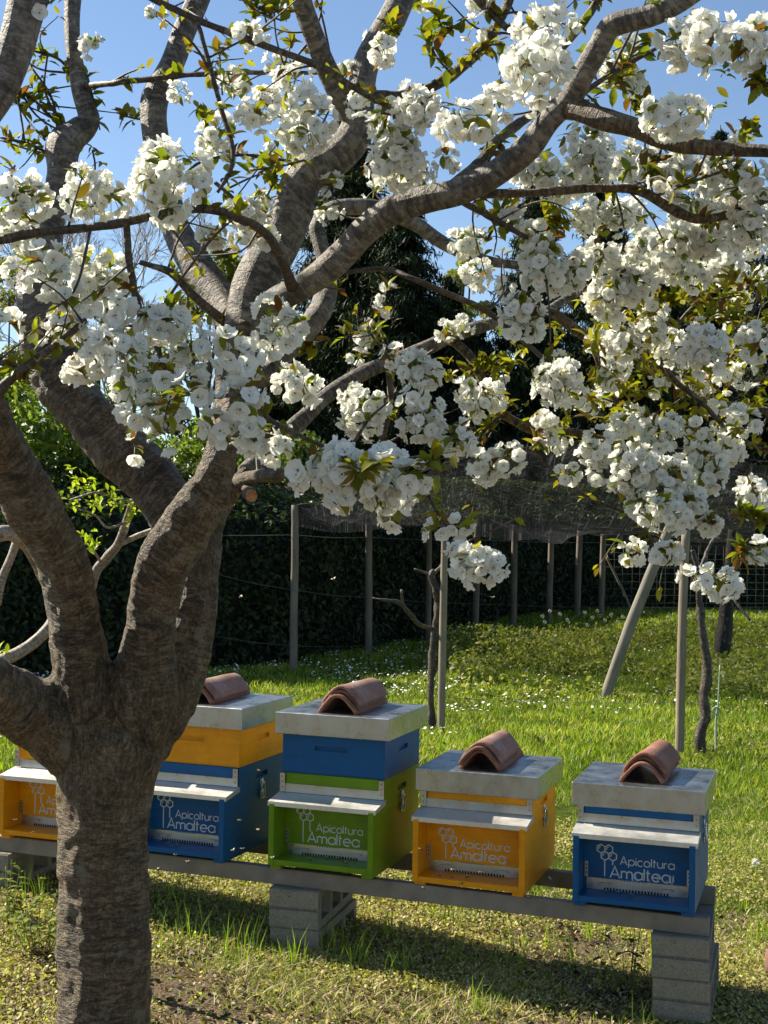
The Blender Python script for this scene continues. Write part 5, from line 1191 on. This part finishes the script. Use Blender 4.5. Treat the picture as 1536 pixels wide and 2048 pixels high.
# ------------------------------------------------------------------ bees
bee_parts = []
def bee_meshes():
    mb = MB()
    for c_, r_, mi in (((0, 0, 0), (.0026, .0030, .0026), 0), ((0, -.0062, -.0005), (.0027, .0048, .0027), 1), ((0, .0040, -.0004), (.0017, .0016, .0017), 2)):
        bm = bmesh.new(); bmesh.ops.create_uvsphere(bm, u_segments=10, v_segments=7, radius=1); addbm(mb, bm, mi, Matrix.Translation(c_) @ Matrix.Diagonal((*r_, 1)))
    wg = MB()
    for s in (-1, 1):
        wg.add([(0, .0005, .002), (s * .005, .003, .0035), (s * .0095, .0005, .004), (s * .006, -.0025, .0035)], [(0, 1, 2, 3)]); wg.add([(0, -.001, .002), (s * .004, -.001, .003), (s * .0065, -.0045, .003), (s * .003, -.005, .0025)], [(0, 1, 2, 3)])
    return mb, wg
mb, wg = bee_meshes(); M_b = [plain("bee_thorax", (.20, .11, .03), .8), plain("bee_abdomen", (.10, .05, .015), .5), plain("bee_head", (.03, .02, .01), .6)]
mtw, n, p = mat("bee_wing"); p.inputs["Base Color"].default_value = (.7, .66, .55, 1); p.inputs["Roughness"].default_value = .3
t0 = N_(n, "ShaderNodeBsdfTranslucent"); t0.inputs[0].default_value = (.8, .75, .6, 1); mx = N_(n, "ShaderNodeMixShader"); mx.inputs[0].default_value = .5; n.links.new(p.outputs[0], mx.inputs[1]); n.links.new(t0.outputs[0], mx.inputs[2]); n.links.new(mx.outputs[0], n.nodes["Material Output"].inputs[0])
BG = "honey bees around the hives"
proto = thing("honey_bee", "x", "bee", (0, 0, 0), 0, BG); mb.build("body", M_b, proto); wg.build("wings", mtw, proto, False)
fl = [((479,1641),"flying in front of the right face of the blue and orange hive"),((516,1660),"flying low beside the corner of the blue and orange hive"),((484,1698),"flying near the foot of the blue and orange hive"),((466,1700),"flying left of the foot of the blue and orange hive"),((517,1541),"flying above the side clasp of the blue and orange hive"),((350,1710),"flying at the blue and orange hive's entrance"),((375,1723),"flying at the lip of the blue and orange hive"),((316,1738),"flying before the front rail beside the trunk"),((1100,1758),"flying past the rear foot of the single orange hive"),((905,1740),"flying at the entrance of the single orange hive"),((960,1745),"flying in front of the orange hive's entrance slots"),((921,1767),"flying over the orange hive's floor lip"),((845,1776),"flying beside the orange hive's front left foot"),((1057,1796),"flying beside the orange hive's front right foot"),((838,1698),"flying left of the single orange hive"),((580,1792),"flying below the front rail, over the middle block pile"),((545,1715),"flying at the left cheek of the green hive"),((690,1725),"flying at the entrance of the green hive"),((30,1640),"flying before the leftmost orange hive"),((65,1665),"flying at the leftmost hive's entrance"),((1312,1813),"flying at the floor lip of the single blue hive"),((985,1195),"flying high before the dark hedge under a hanging blossom"),((667,1158),"flying alone in front of the dark hedge"),((484,1194),"flying in front of the hedge close to the trunk")]
bees = []
for k, ((px, py), w_) in enumerate(fl):
    o = proto if k == 0 else copy_tree(proto); d = 4.85 + .1 * (k % 3) if px > 700 and py > 1400 else (5.15 if py > 1400 else 4.6)
    if px < 420 and py > 1400: d = 5.25
    o.location = at(px, py, d); o.rotation_euler = (random.uniform(-.5, .5), random.uniform(-.5, .5), random.uniform(0, 6.28)); o.scale = (1.1,) * 3
    o['label'] = "honey bee " + w_
for k, nm in ((1, "blue and orange hive"), (2, "green hive"), (3, "single orange hive"), (4, "single blue hive")):
    H = .62 if k < 3 else .445
    for q in range(5 if k == 2 else 3):
        o = copy_tree(proto); lx = .13 + .055 * q + random.uniform(-.01, .01); dz = random.choice([.0, 0, .02])
        o.location = hl(k, lx, random.uniform(-.06, .0), .045 - H + .0); o.rotation_euler = (0, 0, HV[k][3] + random.uniform(-1, 1)); o['label'] = f"honey bee crawling on the porch floor of the {nm}"
print("bees ok")
